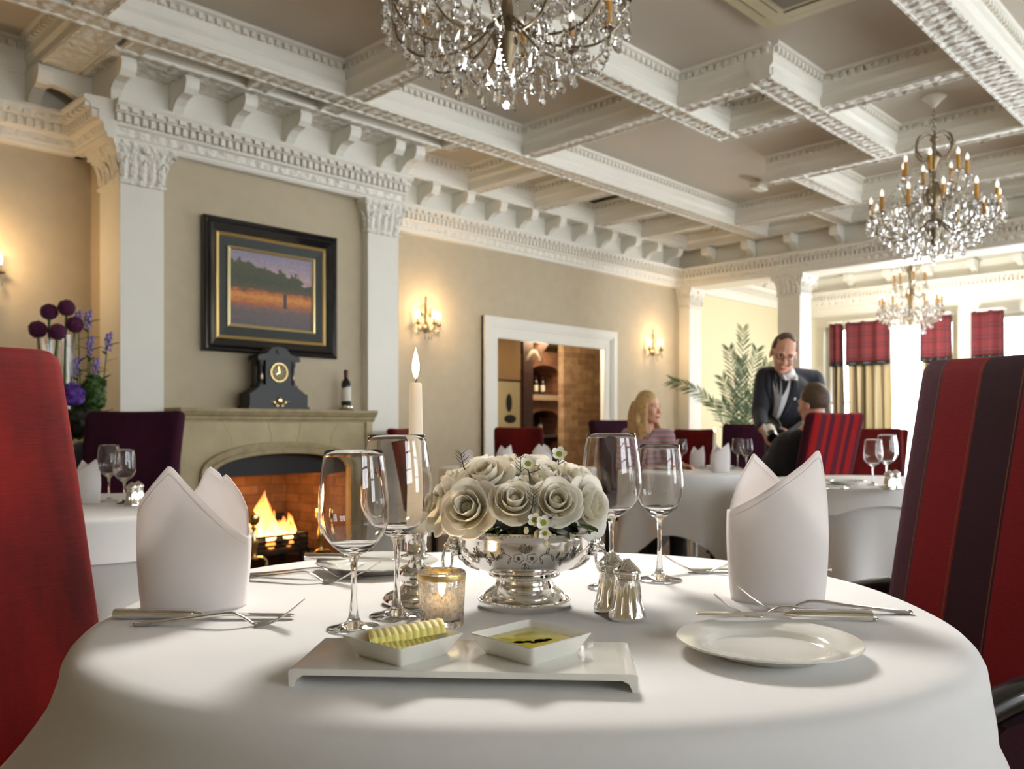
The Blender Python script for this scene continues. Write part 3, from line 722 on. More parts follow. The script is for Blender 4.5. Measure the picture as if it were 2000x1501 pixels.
# ---- wall sconces
def sconce(loc, lab, first=[None]):
    if first[0] is not None:
        c = dup(first[0], lab, loc, 0)
    else:
        t = first[0] = thing('wall_sconce', lab, 'wall light', loc, 0, 'crystal wall lights with lit candle bulbs')
        mb = MB(); mb.lathe([(0, 0), (.04, .0), (.045, .012), (.02, .03), (0, .034)], 16, 0, Matrix.Translation((0, 0, -.03)) @ RX)
        mb.tube(spline([(0, -.02, -.06), (0, -.03, .05), (0, -.015, .16), (0, -.02, .26)]), [.012]*7+[.01]*6+[.006]*6, 8)
        for s in (-1, 1): mb.tube(spline([(0, -.02, .06), (s*.04, -.025, .10), (s*.05, -.025, .16), (s*.02, -.02, .19)]), .005, 6)
        mb.build('backplate', M['bronze'], t)
        arm = None
        for a in (-1.2, 0.0, 1.2):
            if arm is None:
                arm = MB().tube(spline([(0, -.02, -.02), (0, -.07, -.065), (0, -.12, -.05), (0, -.135, -.01)]), .006, 8).build('arm', M['bronze'], t)
                MB().lathe([(0, -.012), (.014, -.01), (.03, .0), (.032, .004), (.012, .006), (.011, .05), (0, .05)], 14, 0, Matrix.Translation((0, -.135, 0))).build('candle_cup', M['bronze'], arm)
                MB().lathe([(0, .05), (.011, .055), (.016, .075), (.012, .10), (.004, .118), (0, .122)], 12, 0, Matrix.Translation((0, -.135, 0))).build('bulb', M['bulb'], arm)
                A = arm
            else: A = copy_tree(arm, t)
            A.rotation_euler = (0, 0, a)
        d0 = None
        for x, y, z in [(-.13, -.05, -.03), (-.09, -.09, -.05), (-.05, -.12, -.05), (0, -.135, -.04), (.05, -.12, -.05), (.09, -.09, -.05), (.13, -.05, -.03), (0, -.06, -.09), (-.04, -.05, -.08), (.04, -.05, -.08), (-.05, -.025, .13), (.05, -.025, .13)]:
            if d0 is None: d0 = drop_mb(.06, .014).build('crystal_drop', M['crystal'], t, (x, y, z), smooth=False)
            else: c = d0.copy(); COL.objects.link(c); c.location = (x, y, z)
    l = bpy.data.lights.new('sconce_light', 'POINT'); l.energy = 9.5; l.color = (1, .66, .34); l.shadow_soft_size = .05
    o = bpy.data.objects.new('sconce_light', l); COL.objects.link(o); o.location = Vector(loc)+Vector((0, -.20, .10))
sconce((5.15, 6.15, 1.98), 'lit crystal wall light between the fireplace column and the bar doorway')
sconce((8.82, 6.15, 1.98), 'lit crystal wall light right of the bar doorway, above the seated woman')
sconce((1.44, 6.0, 1.98), 'lit crystal wall light on the alcove wall above the allium vases')
# ---- ceiling fittings
ac = thing('ceiling_air_conditioner', 'square beige air conditioning cassette set in the ceiling', 'air conditioner', (3.99, 1.98, CZ))
c0, c1, c2 = at(1500, 58, CZ-.035), at(1413, 0, CZ-.035), at(1632, 0, CZ-.035)
ex = (c2-c0); ey = (c1-c0)
ac.location = (c0.x, c0.y, CZ); S = .84
# cassette grows from its visible corner along the two room axes
M['acplastic'] = simple('beige_plastic', srgb(206, 196, 160), .5); M['acdark'] = simple('grille_grey', srgb(120, 112, 92), .6)
sx = 1 if ex.x > 0 else -1
mb = MB(); mb.prism([(0, -.04), (S, -.04), (S+.0, 0), (0, 0)], 'y', -S, 0); mb.build('casing', M['acplastic'], ac, smooth=False)
ac.location = (c0.x-S, c0.y, CZ)
g = MB().box(.20, S-.20, -S+.20, -.20, -.05, -.039).build('grille', M['acdark'], ac, smooth=False)
for k in range(4):
    Rz = Matrix.Translation((S/2, -S/2, 0)) @ Matrix.Rotation(k*pi/2, 4, 'Z')
    mb = MB(); mb.box(-.24, .24, S/2-.145, S/2-.075, -.046, -.038, 0, Rz)
    f = mb.build('vane', M['acplastic'], ac, smooth=False)
    mb = MB(); mb.box(-.245, .245, S/2-.152, S/2-.145, -.044, -.039, 0, Rz); mb.box(-.245, .245, S/2-.075, S/2-.068, -.044, -.039, 0, Rz); mb.build('slot', M['acdark'], f, smooth=False)
p = at(1918, 265, CZ); t = thing('smoke_detector', 'small round yellowed smoke detector on the ceiling beside the chandelier', 'smoke detector', p)
MB().lathe([(0, -.05), (.03, -.05), (.05, -.035), (.055, -.02), (.055, 0), (0, 0)], 20).build('casing', simple('yellowed_plastic', srgb(206, 186, 96), .5), t)
MB().lathe([(0, -.062), (.018, -.06), (.022, -.05), (0, -.05)], 14).build('sensor', M['acdark'], t)
p = at(1480, 352, CZ); t = thing('emergency_light', 'small white emergency light hanging from the ceiling panel', 'emergency light', p)
MB().rbox(.02, .02, .015, .008, (0, 0, -.015), 6).build('mount', M['acplastic'], t)
MB().rbox(.10, .05, .03, .012, (0.02, 0, -.06), 8).build('lamp', M['plaster'], t)
p = at(1190, 386, CZ); t = thing('air_slot', 'dark slot air outlet in a small ceiling panel near the doorway wall', 'air vent', p)
MB().box(-.035, .035, -.36, .36, -.008, 0).build('slot', simple('slot_black', srgb(40, 36, 30), .7), t, smooth=False)
# ---- chandeliers
def chandelier_proto():
    t = thing('chandelier', 'x', 'chandelier', (0, 0, 0), 0, 'crystal chandeliers')
    MB().lathe([(0, 0), (.085, 0), (.085, -.012), (.06, -.03), (.03, -.06), (.012, -.085), (0, -.085)], 24).build('canopy', M['plaster'], t)
    k0 = None
    for i in range(7):
        if k0 is None:
            k0 = MB().tube([(.011*cos(a), 0, .018*sin(a)) for a in [2*pi*j/12 for j in range(13)]], .0032, 5).build('chain_link', M['bronze'], t, (0, 0, -.10-i*.028))
        else:
            c = k0.copy(); COL.objects.link(c); c.location = (0, 0, -.10-i*.028); c.rotation_euler = (0, 0, pi/2*(i % 2))
    MB().lathe([(0, -.28), (.012, -.29), (.03, -.32), (.012, -.35), (.02, -.40), (.05, -.44), (.05, -.47), (.02, -.52), (.016, -.62), (.04, -.66), (.06, -.72), (.05, -.78), (.02, -.84), (.03, -.92), (.055, -.98), (.035, -1.04), (.012, -1.10), (0, -1.12)], 14).build('stem', M['bronze'], t)
    cs0 = None
    for i in range(6):
        a = 2*pi*i/6
        if cs0 is None: cs0 = MB().tube(spline([(.012, 0, -.29), (.07, 0, -.275), (.125, 0, -.32), (.135, 0, -.40), (.09, 0, -.46), (.03, 0, -.46)]), [.004]*10+[.008]*14+[.004]*7, 6).build('crown_scroll', M['bronze'], t)
        else: c = cs0.copy(); COL.objects.link(c); c.rotation_euler = (0, 0, a)
    def arms(n, R, zb, a0):
        A0 = None
        for i in range(n):
            if A0 is None:
                A0 = MB().tube(spline([(.03, 0, zb-.03), (R*.35, 0, zb-.13), (R*.75, 0, zb-.15), (R*.97, 0, zb-.08), (R, 0, zb-.005)]), .0048, 7).build('arm', M['bronze'], t)
                MB().lathe([(0, -.012), (.012, -.012), (.034, 0), (.036, .004), (.012, .004), (0, .004)], 12, 0, Matrix.Translation((R, 0, zb))).build('drip_pan', M['crystal'], A0, smooth=False)
                MB().lathe([(0, .004), (.0145, .004), (.0135, .115), (0, .116)], 10, 0, Matrix.Translation((R, 0, zb))).build('candle_sleeve', M['sleeve'], A0)
                MB().lathe([(0, .114), (.009, .118), (.013, .135), (.009, .155), (0, .172)], 9, 0, Matrix.Translation((R, 0, zb))).build('bulb', M['bulboff'], A0)
                A = A0
            else: A = copy_tree(A0, t)
            A.rotation_euler = (0, 0, a0+2*pi*i/n)
    arms(12, .43, -.88, .1); arms(7, .22, -.61, .3)
    big, mid, small = drop_mb(.095, .022), drop_mb(.075, .017), drop_mb(.05, .012)
    P = {}
    def ring(kind, mb, n, R, z, a0=0.0):
        for i in range(n):
            a = a0+2*pi*i/n
            if kind not in P: P[kind] = mb.build('crystal_drop', M['crystal'], t, smooth=False); c = P[kind]
            else: c = P[kind].copy(); COL.objects.link(c)
            c.location = (R*cos(a), R*sin(a), z); c.rotation_euler = (random.uniform(-.12, .12), random.uniform(-.12, .12), a+random.uniform(-.7, .7))
    ring('b', big, 24, .455, -.885, .05); ring('m', mid, 18, .38, -.97); ring('m', mid, 15, .30, -1.045, .1); ring('b', big, 10, .20, -1.09); ring('m', mid, 6, .10, -1.13)
    ring('m', mid, 14, .235, -.62); ring('s', small, 8, .135, -.33)
    # the many small crystals between them
    mb = MB(); random.seed(11)
    for i in range(420):
        R = .46*sqrt(random.uniform(.02, 1)); a = random.uniform(0, 2*pi); z = -.76-.36*sqrt(max(0, 1-(R/.47)**2))*random.uniform(.25, 1.0)
        T = Matrix.Translation((R*cos(a), R*sin(a), z)) @ Matrix.Rotation(random.uniform(0, 6), 4, 'Z') @ Matrix.Rotation(random.uniform(-.3, .3), 4, 'X')
        L = random.uniform(.03, .06); w = L*.22
        mb.lathe([(0, 0), (w*.4, -.2*L), (w, -.72*L), (0, -L)], 5, 0, T)
    o = mb.build('small_crystals', M['crystal'], t, smooth=False, weld=False); o['kind'] = 'stuff'
    def chains(n, f, r, ev):
        first = None
        for i in range(n):
            if first is None: first = beads(f(), r, ev).build('bead_chain', M['crystal'], t, smooth=False, weld=False)
            else: c = first.copy(); COL.objects.link(c); c.rotation_euler = (0, 0, 2*pi*i/n)
    st = 2*pi/12
    chains(12, lambda: swag((.44, 0, -.90), (.44*cos(st), .44*sin(st), -.90), .13), .0065, .012)
    chains(12, lambda: swag((.13, 0, -.42), (.43, .05, -.86), .05, 34), .006, .012)
    chains(7, lambda: swag((.22, 0, -.62), (.22*cos(2*pi/7), .22*sin(2*pi/7), -.62), .08), .006, .012)
    chains(10, lambda: swag((.40, 0, -.98), (.06, .02, -1.15), .05, 30), .0065, .013)
    MB().sphere((0, 0, -1.165), .035, 10, 7).build('finial_ball', M['crystal'], t, smooth=False)
    drop_mb(.055, .02).build('finial_drop', M['crystal'], t, (0, 0, -1.195), smooth=False)
    return t
ch = chandelier_proto()
ch.location = W(-.02, 3.2, CZ-.001); ch['label'] = 'large crystal chandelier cut off by the top of the picture'
def fill_spot(p, e, aim, r=.28, cone=125):
    """added fill spot below a chandelier with unlit bulbs, aimed to brighten a table"""
    l = bpy.data.lights.new('fill_light', 'SPOT'); l.energy = e; l.color = (1, .96, .90); l.spot_size = radians(cone); l.spot_blend = 1.0; l.shadow_soft_size = r
    o = bpy.data.objects.new('fill_light', l); COL.objects.link(o); o.location = p
    o.rotation_euler = (Vector(aim)-Vector(p)).to_track_quat('-Z', 'Y').to_euler()
fill_spot(W(-.02, 3.2, 2.24), 265, W(.02, 1.25, .75)); fill_spot(W(3.12, 6.3, 2.22), 90, W(2.4, 5.6, .75))
l = bpy.data.lights.new('fill_light', 'POINT'); l.energy = 130; l.color = (1, .97, .92); l.shadow_soft_size = .12  # fill added at the far chandelier to brighten the extension walls
o = bpy.data.objects.new('fill_light', l); COL.objects.link(o); o.location = W(4.955, 10.6, 2.0)
dup(ch, 'crystal chandelier with amber candle sleeves hanging at the right, nearer than the extension', W(3.12, 6.3, CZ-.001), .35)
dup(ch, 'smaller-looking crystal chandelier hanging in front of the far windows', W(4.955, 10.6, CZ-.001), .7, None, (.82, .82, 1.10))
# ---- bar room things
def solid(name, lab, cat, mb, mat, loc, group=None, smooth=False, **kw):
    o = mb.build(name, mat, None, loc, smooth=smooth, **kw); return tag(o, lab, cat, group)
def barpt(px, d): return atd(px, d)
# back bar alcove: brick piers and arches carrying shelves, built square to the room
bb = thing('brick_niche', 'brick shelf niche with two low arches behind the bar doorway', 'wall niche', (9.55, 8.6, 0))
mb = MB(); aw = .36
def archbrick(z0, z1, spring, rise):
    mb.prism([(-aw-.16, z0), (-aw, z0)]+[(-aw*cos(pi*i/14), spring+rise*sin(pi*i/14)) for i in range(15)]+[(aw, z0), (aw+.16, z0), (aw+.16, z1), (-aw-.16, z1)], 'y', 0, .5)
archbrick(1.50, 2.15, 1.78, .17); archbrick(0, 1.42, 1.12, .15)
mb.build('brickwork', M['darkbrick'], bb, smooth=False)
MB().box(-.56, .56, -.06, .5, 1.42, 1.50).build('shelf', simple('stone_shelf', srgb(170, 150, 126), .8), bb, smooth=False)
MB().box(-.36, .36, .42, .5, 0, 2.0).build('back_panel', M['darkwood'], bb, smooth=False)
MB().box(-.36, .36, 0, .42, .86, .90).build('lower_shelf', M['darkwood'], bb, smooth=False)
b0 = None
for i, (x, y, lab) in enumerate([(-.2, .14, 'pale-labelled wine bottle at the left of the brick niche shelf'), (-.05, .14, 'pale-labelled wine bottle in the middle of the brick niche shelf'), (.1, .14, 'pale-labelled wine bottle at the right of the brick niche shelf')]):
    if b0 is None:
        b0 = thing('wine_bottle', lab, 'bottle', (9.55+x, 8.6+y, 1.501), 0, 'bottles on the niche shelf'); bottle_parts(b0, .92, True, n=12)
    else: dup(b0, lab, (9.55+x, 8.6+y, 1.501))
bq = dup(b0, 'pale-labelled wine bottle on the lower shelf of the brick niche', (9.6, 8.75, .901))
tb = thing('timber_post', 'dark timber post and bracket beyond the bar doorway', 'timber post', (8.86, 8.4, 0))
MB().box(-.10, .10, -.1, .1, 0, 2.345).build('post', M['darkwood'], tb, smooth=False)
MB().prism([(.1, 1.9), (.45, 2.22), (.45, 2.34), (.1, 2.08)], 'y', -.08, .08).build('brace', M['darkwood'], tb, smooth=False)
MB().prism([(-.1, 1.85), (-.5, 1.95), (-.5, 2.1), (-.1, 2.05)], 'y', -.08, .08).build('bracket', M['darkwood'], tb, smooth=False)
pl = thing('light_panel', 'bright rectangular ceiling light in the bar room', 'ceiling light', (9.45, 9.25, 2.349))
MB().box(-.34, .34, -.16, .16, -.03, 0).build('frame', M['plaster'], pl, smooth=False)
MB().box(-.30, .30, -.13, .13, -.036, -.03).build('diffuser', emit('warm_diffuser', (1, .82, .55, 1), 4), pl, smooth=False)
l = bpy.data.lights.new('bar_light', 'AREA'); l.energy = 30; l.color = (1, .75, .48); l.size = .6; l.size_y = .3; l.shape = 'RECTANGLE'
o = bpy.data.objects.new('bar_light', l); COL.objects.link(o); o.location = (9.2, 8.2, 2.30)
l = bpy.data.lights.new('bar_light', 'POINT'); l.energy = 62; l.color = (1, .84, .64); l.shadow_soft_size = .15  # added fill that brightens the bar room from out of view
o = bpy.data.objects.new('bar_light', l); COL.objects.link(o); o.location = (7.3, 6.75, 1.9)
lamp = thing('added_pendant', 'x', 'pendant lamp', (7.3, 6.75, 2.349)); lamp['label'] = 'invented glass pendant, unseen above the doorway, added to light the bar'  # made-up fitting, there only to carry the bar's fill
MB().tube([(0, 0, 0), (0, 0, -.42)], .006, 6).build('cord', M['blackwood'], lamp); MB().lathe([(.02, -.42), (.05, -.44), (.10, -.52), (.11, -.56)], 18).build('shade', M['pane'], lamp)
pi_ = thing('hall_picture', 'pale poster with a dark figure hung beyond the left side of the bar doorway', 'picture', (8.34, 8.2, 1.25))
MB().box(-.25, .25, -.02, .02, -.42, .42).build('frame', M['darkwood'], pi_, smooth=False)
MB().box(-.22, .22, -.024, -.02, -.39, .39).build('paper', simple('poster_paper', srgb(176, 164, 128), .7), pi_, smooth=False)
mb = MB(); mb.sphere((0, -.025, .1), (.06, .003, .13), 10, 6); mb.sphere((.02, -.026, -.12), (.12, .003, .06), 10, 6); mb.build('figure', M['slate'], pi_)
MB().box(8.0, 8.62, 8.225, 8.3, 0, 2.345).build('wall_bar_partition', M['barwall'], smooth=False)
struct(bpy.data.objects['wall_bar_partition'])
# ================================================================ chairs
def make_chair(loc, rz, lab, mat, side=None, w=.50, top=1.175, arms=False, group=None, back_tilt=.16):
    t = thing('dining_chair', lab, 'chair', loc, rz, group)
    hx = w/2; z0 = .40; hz = (top-z0)/2
    def bend(x, y, z):
        k = max(0.0, (z-z0)/(top-z0))
        x *= 1-.045*(1-k)
        return (x, y+.245+back_tilt*k**1.15-.010*(x/hx)**2*0, z+.006*(x/hx)**2*k)
    MB().rbox(hx, .042, hz, .034, (0, 0, z0+hz), 14, 0, None, bend).build('backrest', mat, t, ang=60)
    MB().rbox(hx-.005, .235, .062, .04, (0, 0, .402), 10).build('seat', mat, t, ang=60)
    leg = MB().prism([(-.022, -.022), (.022, -.022), (.022, .022), (-.022, .022)], 'z', 0, .355)
    l0 = None
    for x, y in ((-1, -1), (1, -1), (-1, 1), (1, 1)):
        if l0 is None: l0 = leg.build('leg', M['blackwood'], t, smooth=False); c = l0
        else: c = l0.copy(); COL.objects.link(c)
        c.location = (x*(hx-.035), y*.2, 0)
    if arms:
        for s in (-1, 1):
            x = s*(hx+.028)
            p = MB(); p.prism([(-.20, .37), (-.215, .50), (-.19, .565), (-.13, .60), (0, .615), (.20, .63), (.27, .63), (.25, .37)], 'x', x-.026, x+.026)
            a = p.build('arm_panel', side or mat, t, smooth=False)
            MB().tube(spline([(x, -.215, .43), (x, -.222, .52), (x, -.19, .592), (x, -.10, .628), (x, .05, .645), (x, .20, .655), (x, .30, .66)], 5), .024, 10, flat=1.0).build('arm_rest', M['blackwood'], t)
    return t
def chair_at(X, d, n, lab, mat, **kw):
    """X, d: top centre of the backrest in the view; n: direction the seat faces"""
    L = hypot(*n); n = (n[0]/L, n[1]/L); o = .40
    return make_chair(W(X+n[0]*o, d+n[1]*o, 0), face(*n), lab, mat, **kw)
chair_at(-1.035, 1.50, (.93, -.37), 'plain red velvet chair with tall back at the left end of the near round table', M['redvelvet'], w=.52, top=1.18)
chair_at(1.075, 1.72, (-.93, -.37), 'tall striped armchair in plum and red velvet at the right end of the near table', M['stripevelvet'], w=.56, top=1.178, arms=True, side=M['stripevelvet'])
chair_at(-1.905, 4.32, (.0, -1), 'aubergine velvet chair before the fireplace column, behind the left side table', M['purplevelvet'], w=.49, top=1.104)
chair_at(.055, 7.05, (0, -1), 'dark red velvet chair in front of the bar doorway, beyond the white roses', M['darkredvelvet'], w=.41, top=1.02)
chair_at(.79, 6.55, (.5, -.86), 'aubergine velvet chair under the seated woman, right of the bar doorway', M['purplevelvet'], w=.48, top=1.075)
chair_at(1.615, 7.55, (-.25, -.97), 'dark red velvet chair behind the lit candle, left of the palm', M['darkredvelvet'], w=.36, top=1.002)
chair_at(1.955, 7.05, (-.4, -.92), 'aubergine velvet chair in front of the palm, left of the standing waiter', M['purplevelvet'], w=.42, top=1.047)
chair_at(1.945, 5.12, (-.5, .86), 'bright red and plum striped chair of the seated man, seen from behind', M['stripevelvet2'], w=.47, top=1.11)
chair_at(3.05, 7.2, (-.3, -.95), 'dark red velvet chair just right of the striped chair by the far column', M['darkredvelvet'], w=.46, top=1.01)
chair_at(3.62, 8.3, (.2, .98), 'far red chair under the tartan curtains beside the right-hand table glasses', M['redvelvet'], w=.46, top=1.0)
chair_at(-.855, 6.6, (.93, -.25), 'narrow red chair seen edge-on behind the tall candle', M['darkredvelvet'], w=.46, top=1.01)
# ================================================================ tables and cloths
def cloth_mb(rx, ry, p, drop, flare=.25, amp=.02, ks=((9, 1.0), (14, 2.2)), edge=.025, n=200, nd=16, z=0.0, hang0=.05, thick=0):
    """a cloth laid over a round top and hanging: drop(phi) = hanging length"""
    mb = MB(); rows = []
    R = lambda a: (abs(cos(a)/rx)**p+abs(sin(a)/ry)**p)**(-1/p)
    for s in (0.0, .25, .5, .72, .86, .95, 1.0): rows.append(lambda a, s=s: ((R(a)-edge)*s, z))
    for i in range(1, 6): rows.append(lambda a, g=pi/2*i/5: (R(a)-edge+edge*sin(g), z-edge*(1-cos(g))))
    for i in range(1, nd+1):
        def f(a, q=i/nd):
            fl = flare(a) if callable(flare) else flare
            h = drop(a)*q; w = sum(cos(k*a+ph)*(1 if j == 0 else .6) for j, (k, ph) in enumerate(ks))
            g = max(0, h-hang0)/.3
            return (R(a)+fl*h*(.5+.5*min(1, h/.15))+amp*w*min(1.6, g), z-edge-h)
        rows.append(f)
    vs = []; fs = []
    for r in rows:
        for j in range(n):
            a = 2*pi*j/n; q, zz = r(a); vs.append((q*cos(a), q*sin(a), zz))
    for i in range(len(rows)-1):
        for j in range(n):
            q = (i*n+j, i*n+(j+1) % n, (i+1)*n+(j+1) % n, (i+1)*n+j)
            if i == 0: q = q[1:] if False else (0+j, (i+1)*n+(j+1) % n, (i+1)*n+j)[::-1] if False else q
            fs.append(q)
    return mb.add(vs, fs)
def table_under(loc, r, lab, group=None):
    t = thing('dining_table', lab, 'table', loc, CAMROT, group)
    MB().lathe([(0, .70), (r-.03, .70), (r-.012, .712), (r-.012, .742), (0, .742)], 40).build('tabletop', M['darkwood'], t)
    MB().lathe([(0, 0), (.20, 0), (.20, .012), (.05, .04), (.04, .10), (.04, .66), (.12, .70), (0, .70)], 20).build('pedestal', M['steel'], t)
    return t
TZ = .75
def lay(name, lab, cat, mb, mat, c, rz=CAMROT, sol=.0, sub=False, z=TZ):
    o = mb.build(name, mat, None, (c.x, c.y, z), rz, ang=80); tag(o, lab, cat)
    if sol:
        m = o.modifiers.new('thickness', 'SOLIDIFY'); m.thickness = sol; m.offset = -1
    return o
# near table
TC0 = W(.015, 1.36, 0)
table_under(TC0, .56, 'round table hidden under the near white tablecloth', None)
lay('tablecloth', 'white linen tablecloth on the near round table, hanging in soft folds', 'tablecloth',
    cloth_mb(.645, .588, 2.28, lambda a: .235, lambda a: .24+.30*max(0, -cos(a-.25))**2, .030, ((7, .6), (12, 2.0), (4, .3)), .04, 320, 22), M['linen'], TC0, sol=.0)
def square_drop(r, half, rot=0.0, most=.68):
    def f(a):
        b = a+rot; return max(.04, min(most, half/max(abs(cos(b)), abs(sin(b)))-r))
    return f
# left side table
TL = W(-1.53, 3.06, 0); table_under(TL, .47, 'round table hidden under the white cloths beside the red chair')
lay('tablecloth', 'long white under-cloth of the left side table reaching towards the floor', 'tablecloth', cloth_mb(.53, .53, 2.0, lambda a: .66, .10, .022, ((8, .5), (13, 1.2)), .02, 180, 14, -.008), M['linen'], TL)
lay('overlay_cloth', 'short white top cloth on the left side table before the fireplace', 'tablecloth', cloth_mb(.54, .54, 2.0, square_drop(.54, .605, .2, .115), .35, .014, ((8, .5), (13, 1.2)), .02, 180, 8), M['linen'], TL)
# waiter's table
TC = W(1.15, 5.42, 0); table_under(TC, .40, 'round table under the pointed white cloth between the woman and the waiter')
lay('tablecloth', 'white cloth with a pointed hem on the table where the woman sits', 'tablecloth', cloth_mb(.46, .46, 2.0, square_drop(.46, .80, .45, .66), .06, .03, ((7, .5), (12, 1.2)), .02, 180, 14), M['linen'], TC)
# right side table
TR = W(1.86, 4.36, 0); table_under(TR, .47, 'round table hidden under the white cloths beside the striped armchair')
lay('tablecloth', 'long white under-cloth of the right side table, left of the striped armchair', 'tablecloth', cloth_mb(.53, .53, 2.0, lambda a: .66, .06, .016, ((9, .5), (15, 1.2)), .02, 180, 14, -.008), M['linen'], TR)
lay('overlay_cloth', 'short white top cloth on the right side table under the pair of glasses', 'tablecloth', cloth_mb(.54, .54, 2.0, square_drop(.54, .60, .3, .11), .32, .012, ((8, .5), (13, 1.2)), .02, 180, 8), M['linen'], TR)
# table beyond the roses
TB = W(.02, 5.84, 0); table_under(TB, .42, 'round table beyond the rose bowl near the bar doorway')
lay('tablecloth', 'white tablecloth on the table beyond the rose bowl near the bar doorway', 'tablecloth', cloth_mb(.52, .52, 2.0, square_drop(.52, .66, .8, .45), .06, .02, ((7, .5), (12, 1.2)), .02, 150, 10), M['linen'], TB)
# ================================================================ glassware
def wine_glass(lab, loc, H, rb, rr, bowl, rf=.036, n=56, group=None):
    """H height, rb widest bowl radius, rr rim radius, bowl = bowl depth"""
    t = thing('wine_glass', lab, 'wine glass', loc+Vector((0, 0, .0008)), CAMROT, group)
    zb = H-bowl; th = .0011; rs = .0042
    foot = [(0, 0), (rf-.002, 0), (rf, .0012), (rf-.002, .0026), (rf*.6, .0052), (rf*.28, .010), (.0075, .016), (.0058, .024)]
    stem = [(.0058, .024), (rs, .045), (rs*.92, zb*.6), (rs, zb-.022), (.0056, zb-.008), (.0085, zb)]
    outer = []
    for i in range(0, 19):
        k = i/18
        if k < .42: r = .0085+(rb-.0085)*sin(pi/2*(k/.42))**.82
        else: q = (k-.42)/.58; r = rb-(rb-rr)*q**1.7
        outer.append((r, zb+bowl*(k**1.12 if k < .42 else .42**1.12+(k-.42)/.58*(1-.42**1.12))))
    inner = [(max(.0, r-th), z+.0) for r, z in outer[::-1] if z > zb+.012]
    prof = outer+[(rr-th*.5, H+.0005)]+inner+[(inner[-1][0]*.5, zb+.0095), (0, zb+.009)]
    MB().lathe(foot, n).build('foot', M['glass'], t, keep=True, ang=80)
    MB().lathe(stem, n//2).build('stem', M['glass'], t, keep=True, ang=80)
    MB().lathe(prof, n).build('bowl', M['glass'], t, keep=True, ang=60)
    return t
def tab(px, py, z=TZ): return at(px, py, z)
g_small = wine_glass('empty wine glass nearest the camera, at the left before the tall candle', tab(691, 1228), .246, .0485, .0405, .145, .037)
g_big = wine_glass('tallest empty wine glass on the left, standing before the tall candle', tab(775, 1203), .266, .053, .0415, .150, .040)
wine_glass('tall empty wine glass to the right of the rose bowl, behind the silver shakers', tab(1194, 1148), .267, .0525, .0415, .146, .041)
wine_glass('shorter rounder wine glass right of the rose bowl, left of the folded napkin', tab(1288, 1133), .2455, .0435, .0355, .132, .041)
# far place settings
def far_glass(src, lab, px, py, top, z=TZ, group=None):
    p = at(px, py, z); d = (TZ-ZC)*FPX/(HOR-py); H = (py-top)/FPX*d
    base = .266 if src is g_big else .246
    return dup(src, lab, p, CAMROT, group, H/base)
far_glass(g_big, 'larger wine glass on the left side table, before the aubergine chair', 213, 979, 868)
far_glass(g_small, 'smaller wine glass on the left side table, beside the shakers', 243, 983, 877)
far_glass(g_small, 'left wine glass on the right side table, beside the striped chair', 1705, 947, 857)
far_glass(g_big, 'right wine glass on the right side table, nearest the silver shakers', 1732, 951, 848)
far_glass(g_big, 'left wine glass in front of the waiter on the woman\'s table', 1441, 914, 855)
far_glass(g_small, 'right wine glass in front of the waiter on the woman\'s table', 1458, 917, 857)
far_glass(g_big, 'wine glass by the seated woman\'s hand', 1331, 915, 857)
# ================================================================ flatware
def sweep(path, w, th, m=0, mb=None, n=10):
    """strap swept in the local x-z plane: path (x, z), half width w(i), half thickness th(i)"""
    mb = mb or MB(); P = spline([(x, 0, z) for x, z in path], 6); N = len(P); vs = []; fs = []
    for i, p in enumerate(P):
        t = (P[min(i+1, N-1)]-P[max(i-1, 0)]).normalized(); nn = Vector((-t.z, 0, t.x)); k = i/(N-1)
        ww, tt = w(k), th(k)
        for j in range(n):
            a = 2*pi*j/n; ca, sa = cos(a), sin(a)
            vs.append(p+Vector((0, 1, 0))*ww*math.copysign(abs(ca)**.7, ca)+nn*tt*math.copysign(abs(sa)**.7, sa))
    for i in range(N-1):
        for j in range(n): fs.append((i*n+j, i*n+(j+1) % n, (i+1)*n+(j+1) % n, (i+1)*n+j))
    fs.append(tuple(range(n-1, -1, -1))); fs.append(tuple((N-1)*n+j for j in range(n)))
    return mb.add(vs, fs)
def fork(lab, p0, p1, tip=.032, group=None, lift=0.0):
    """handle end p0 to tine tips p1 (world points on the cloth)"""
    v = p1-p0; L = hypot(v.x, v.y); t = thing('fork', lab, 'fork', (p0.x, p0.y, p0.z+lift), atan2(v.y, v.x), group)
    h = [(0, .0035), (.02, .004), (L*.35, .012), (L*.55, .018), (L*.63, .014), (L*.70, .0045), (L*.735, .0035)]
    sweep(h, lambda k: interp(k, [(0, .006), (.05, .0098), (.2, .0075), (.55, .0035), (.8, .0032), (.92, .006), (1, .011)]), lambda k: interp(k, [(0, .0022), (.1, .0026), (.5, .0024), (1, .0014)])).build('handle', M['steel'], t, ang=60)
    t0 = None
    for k in range(4):
        y = (k-1.5)*.0062
        if t0 is None:
            t0 = sweep([(L*.725, .0038), (L*.80, .0045), (L*.90, tip*.48), (L, tip)], lambda k: interp(k, [(0, .0030), (.3, .0018), (1, .0008)]), lambda k: .0011, 0, None, 6).build('tine', M['steel'], t, (0, y, 0), ang=60); c = t0
        else: c = t0.copy(); COL.objects.link(c); c.location = (0, y, 0)
    return t
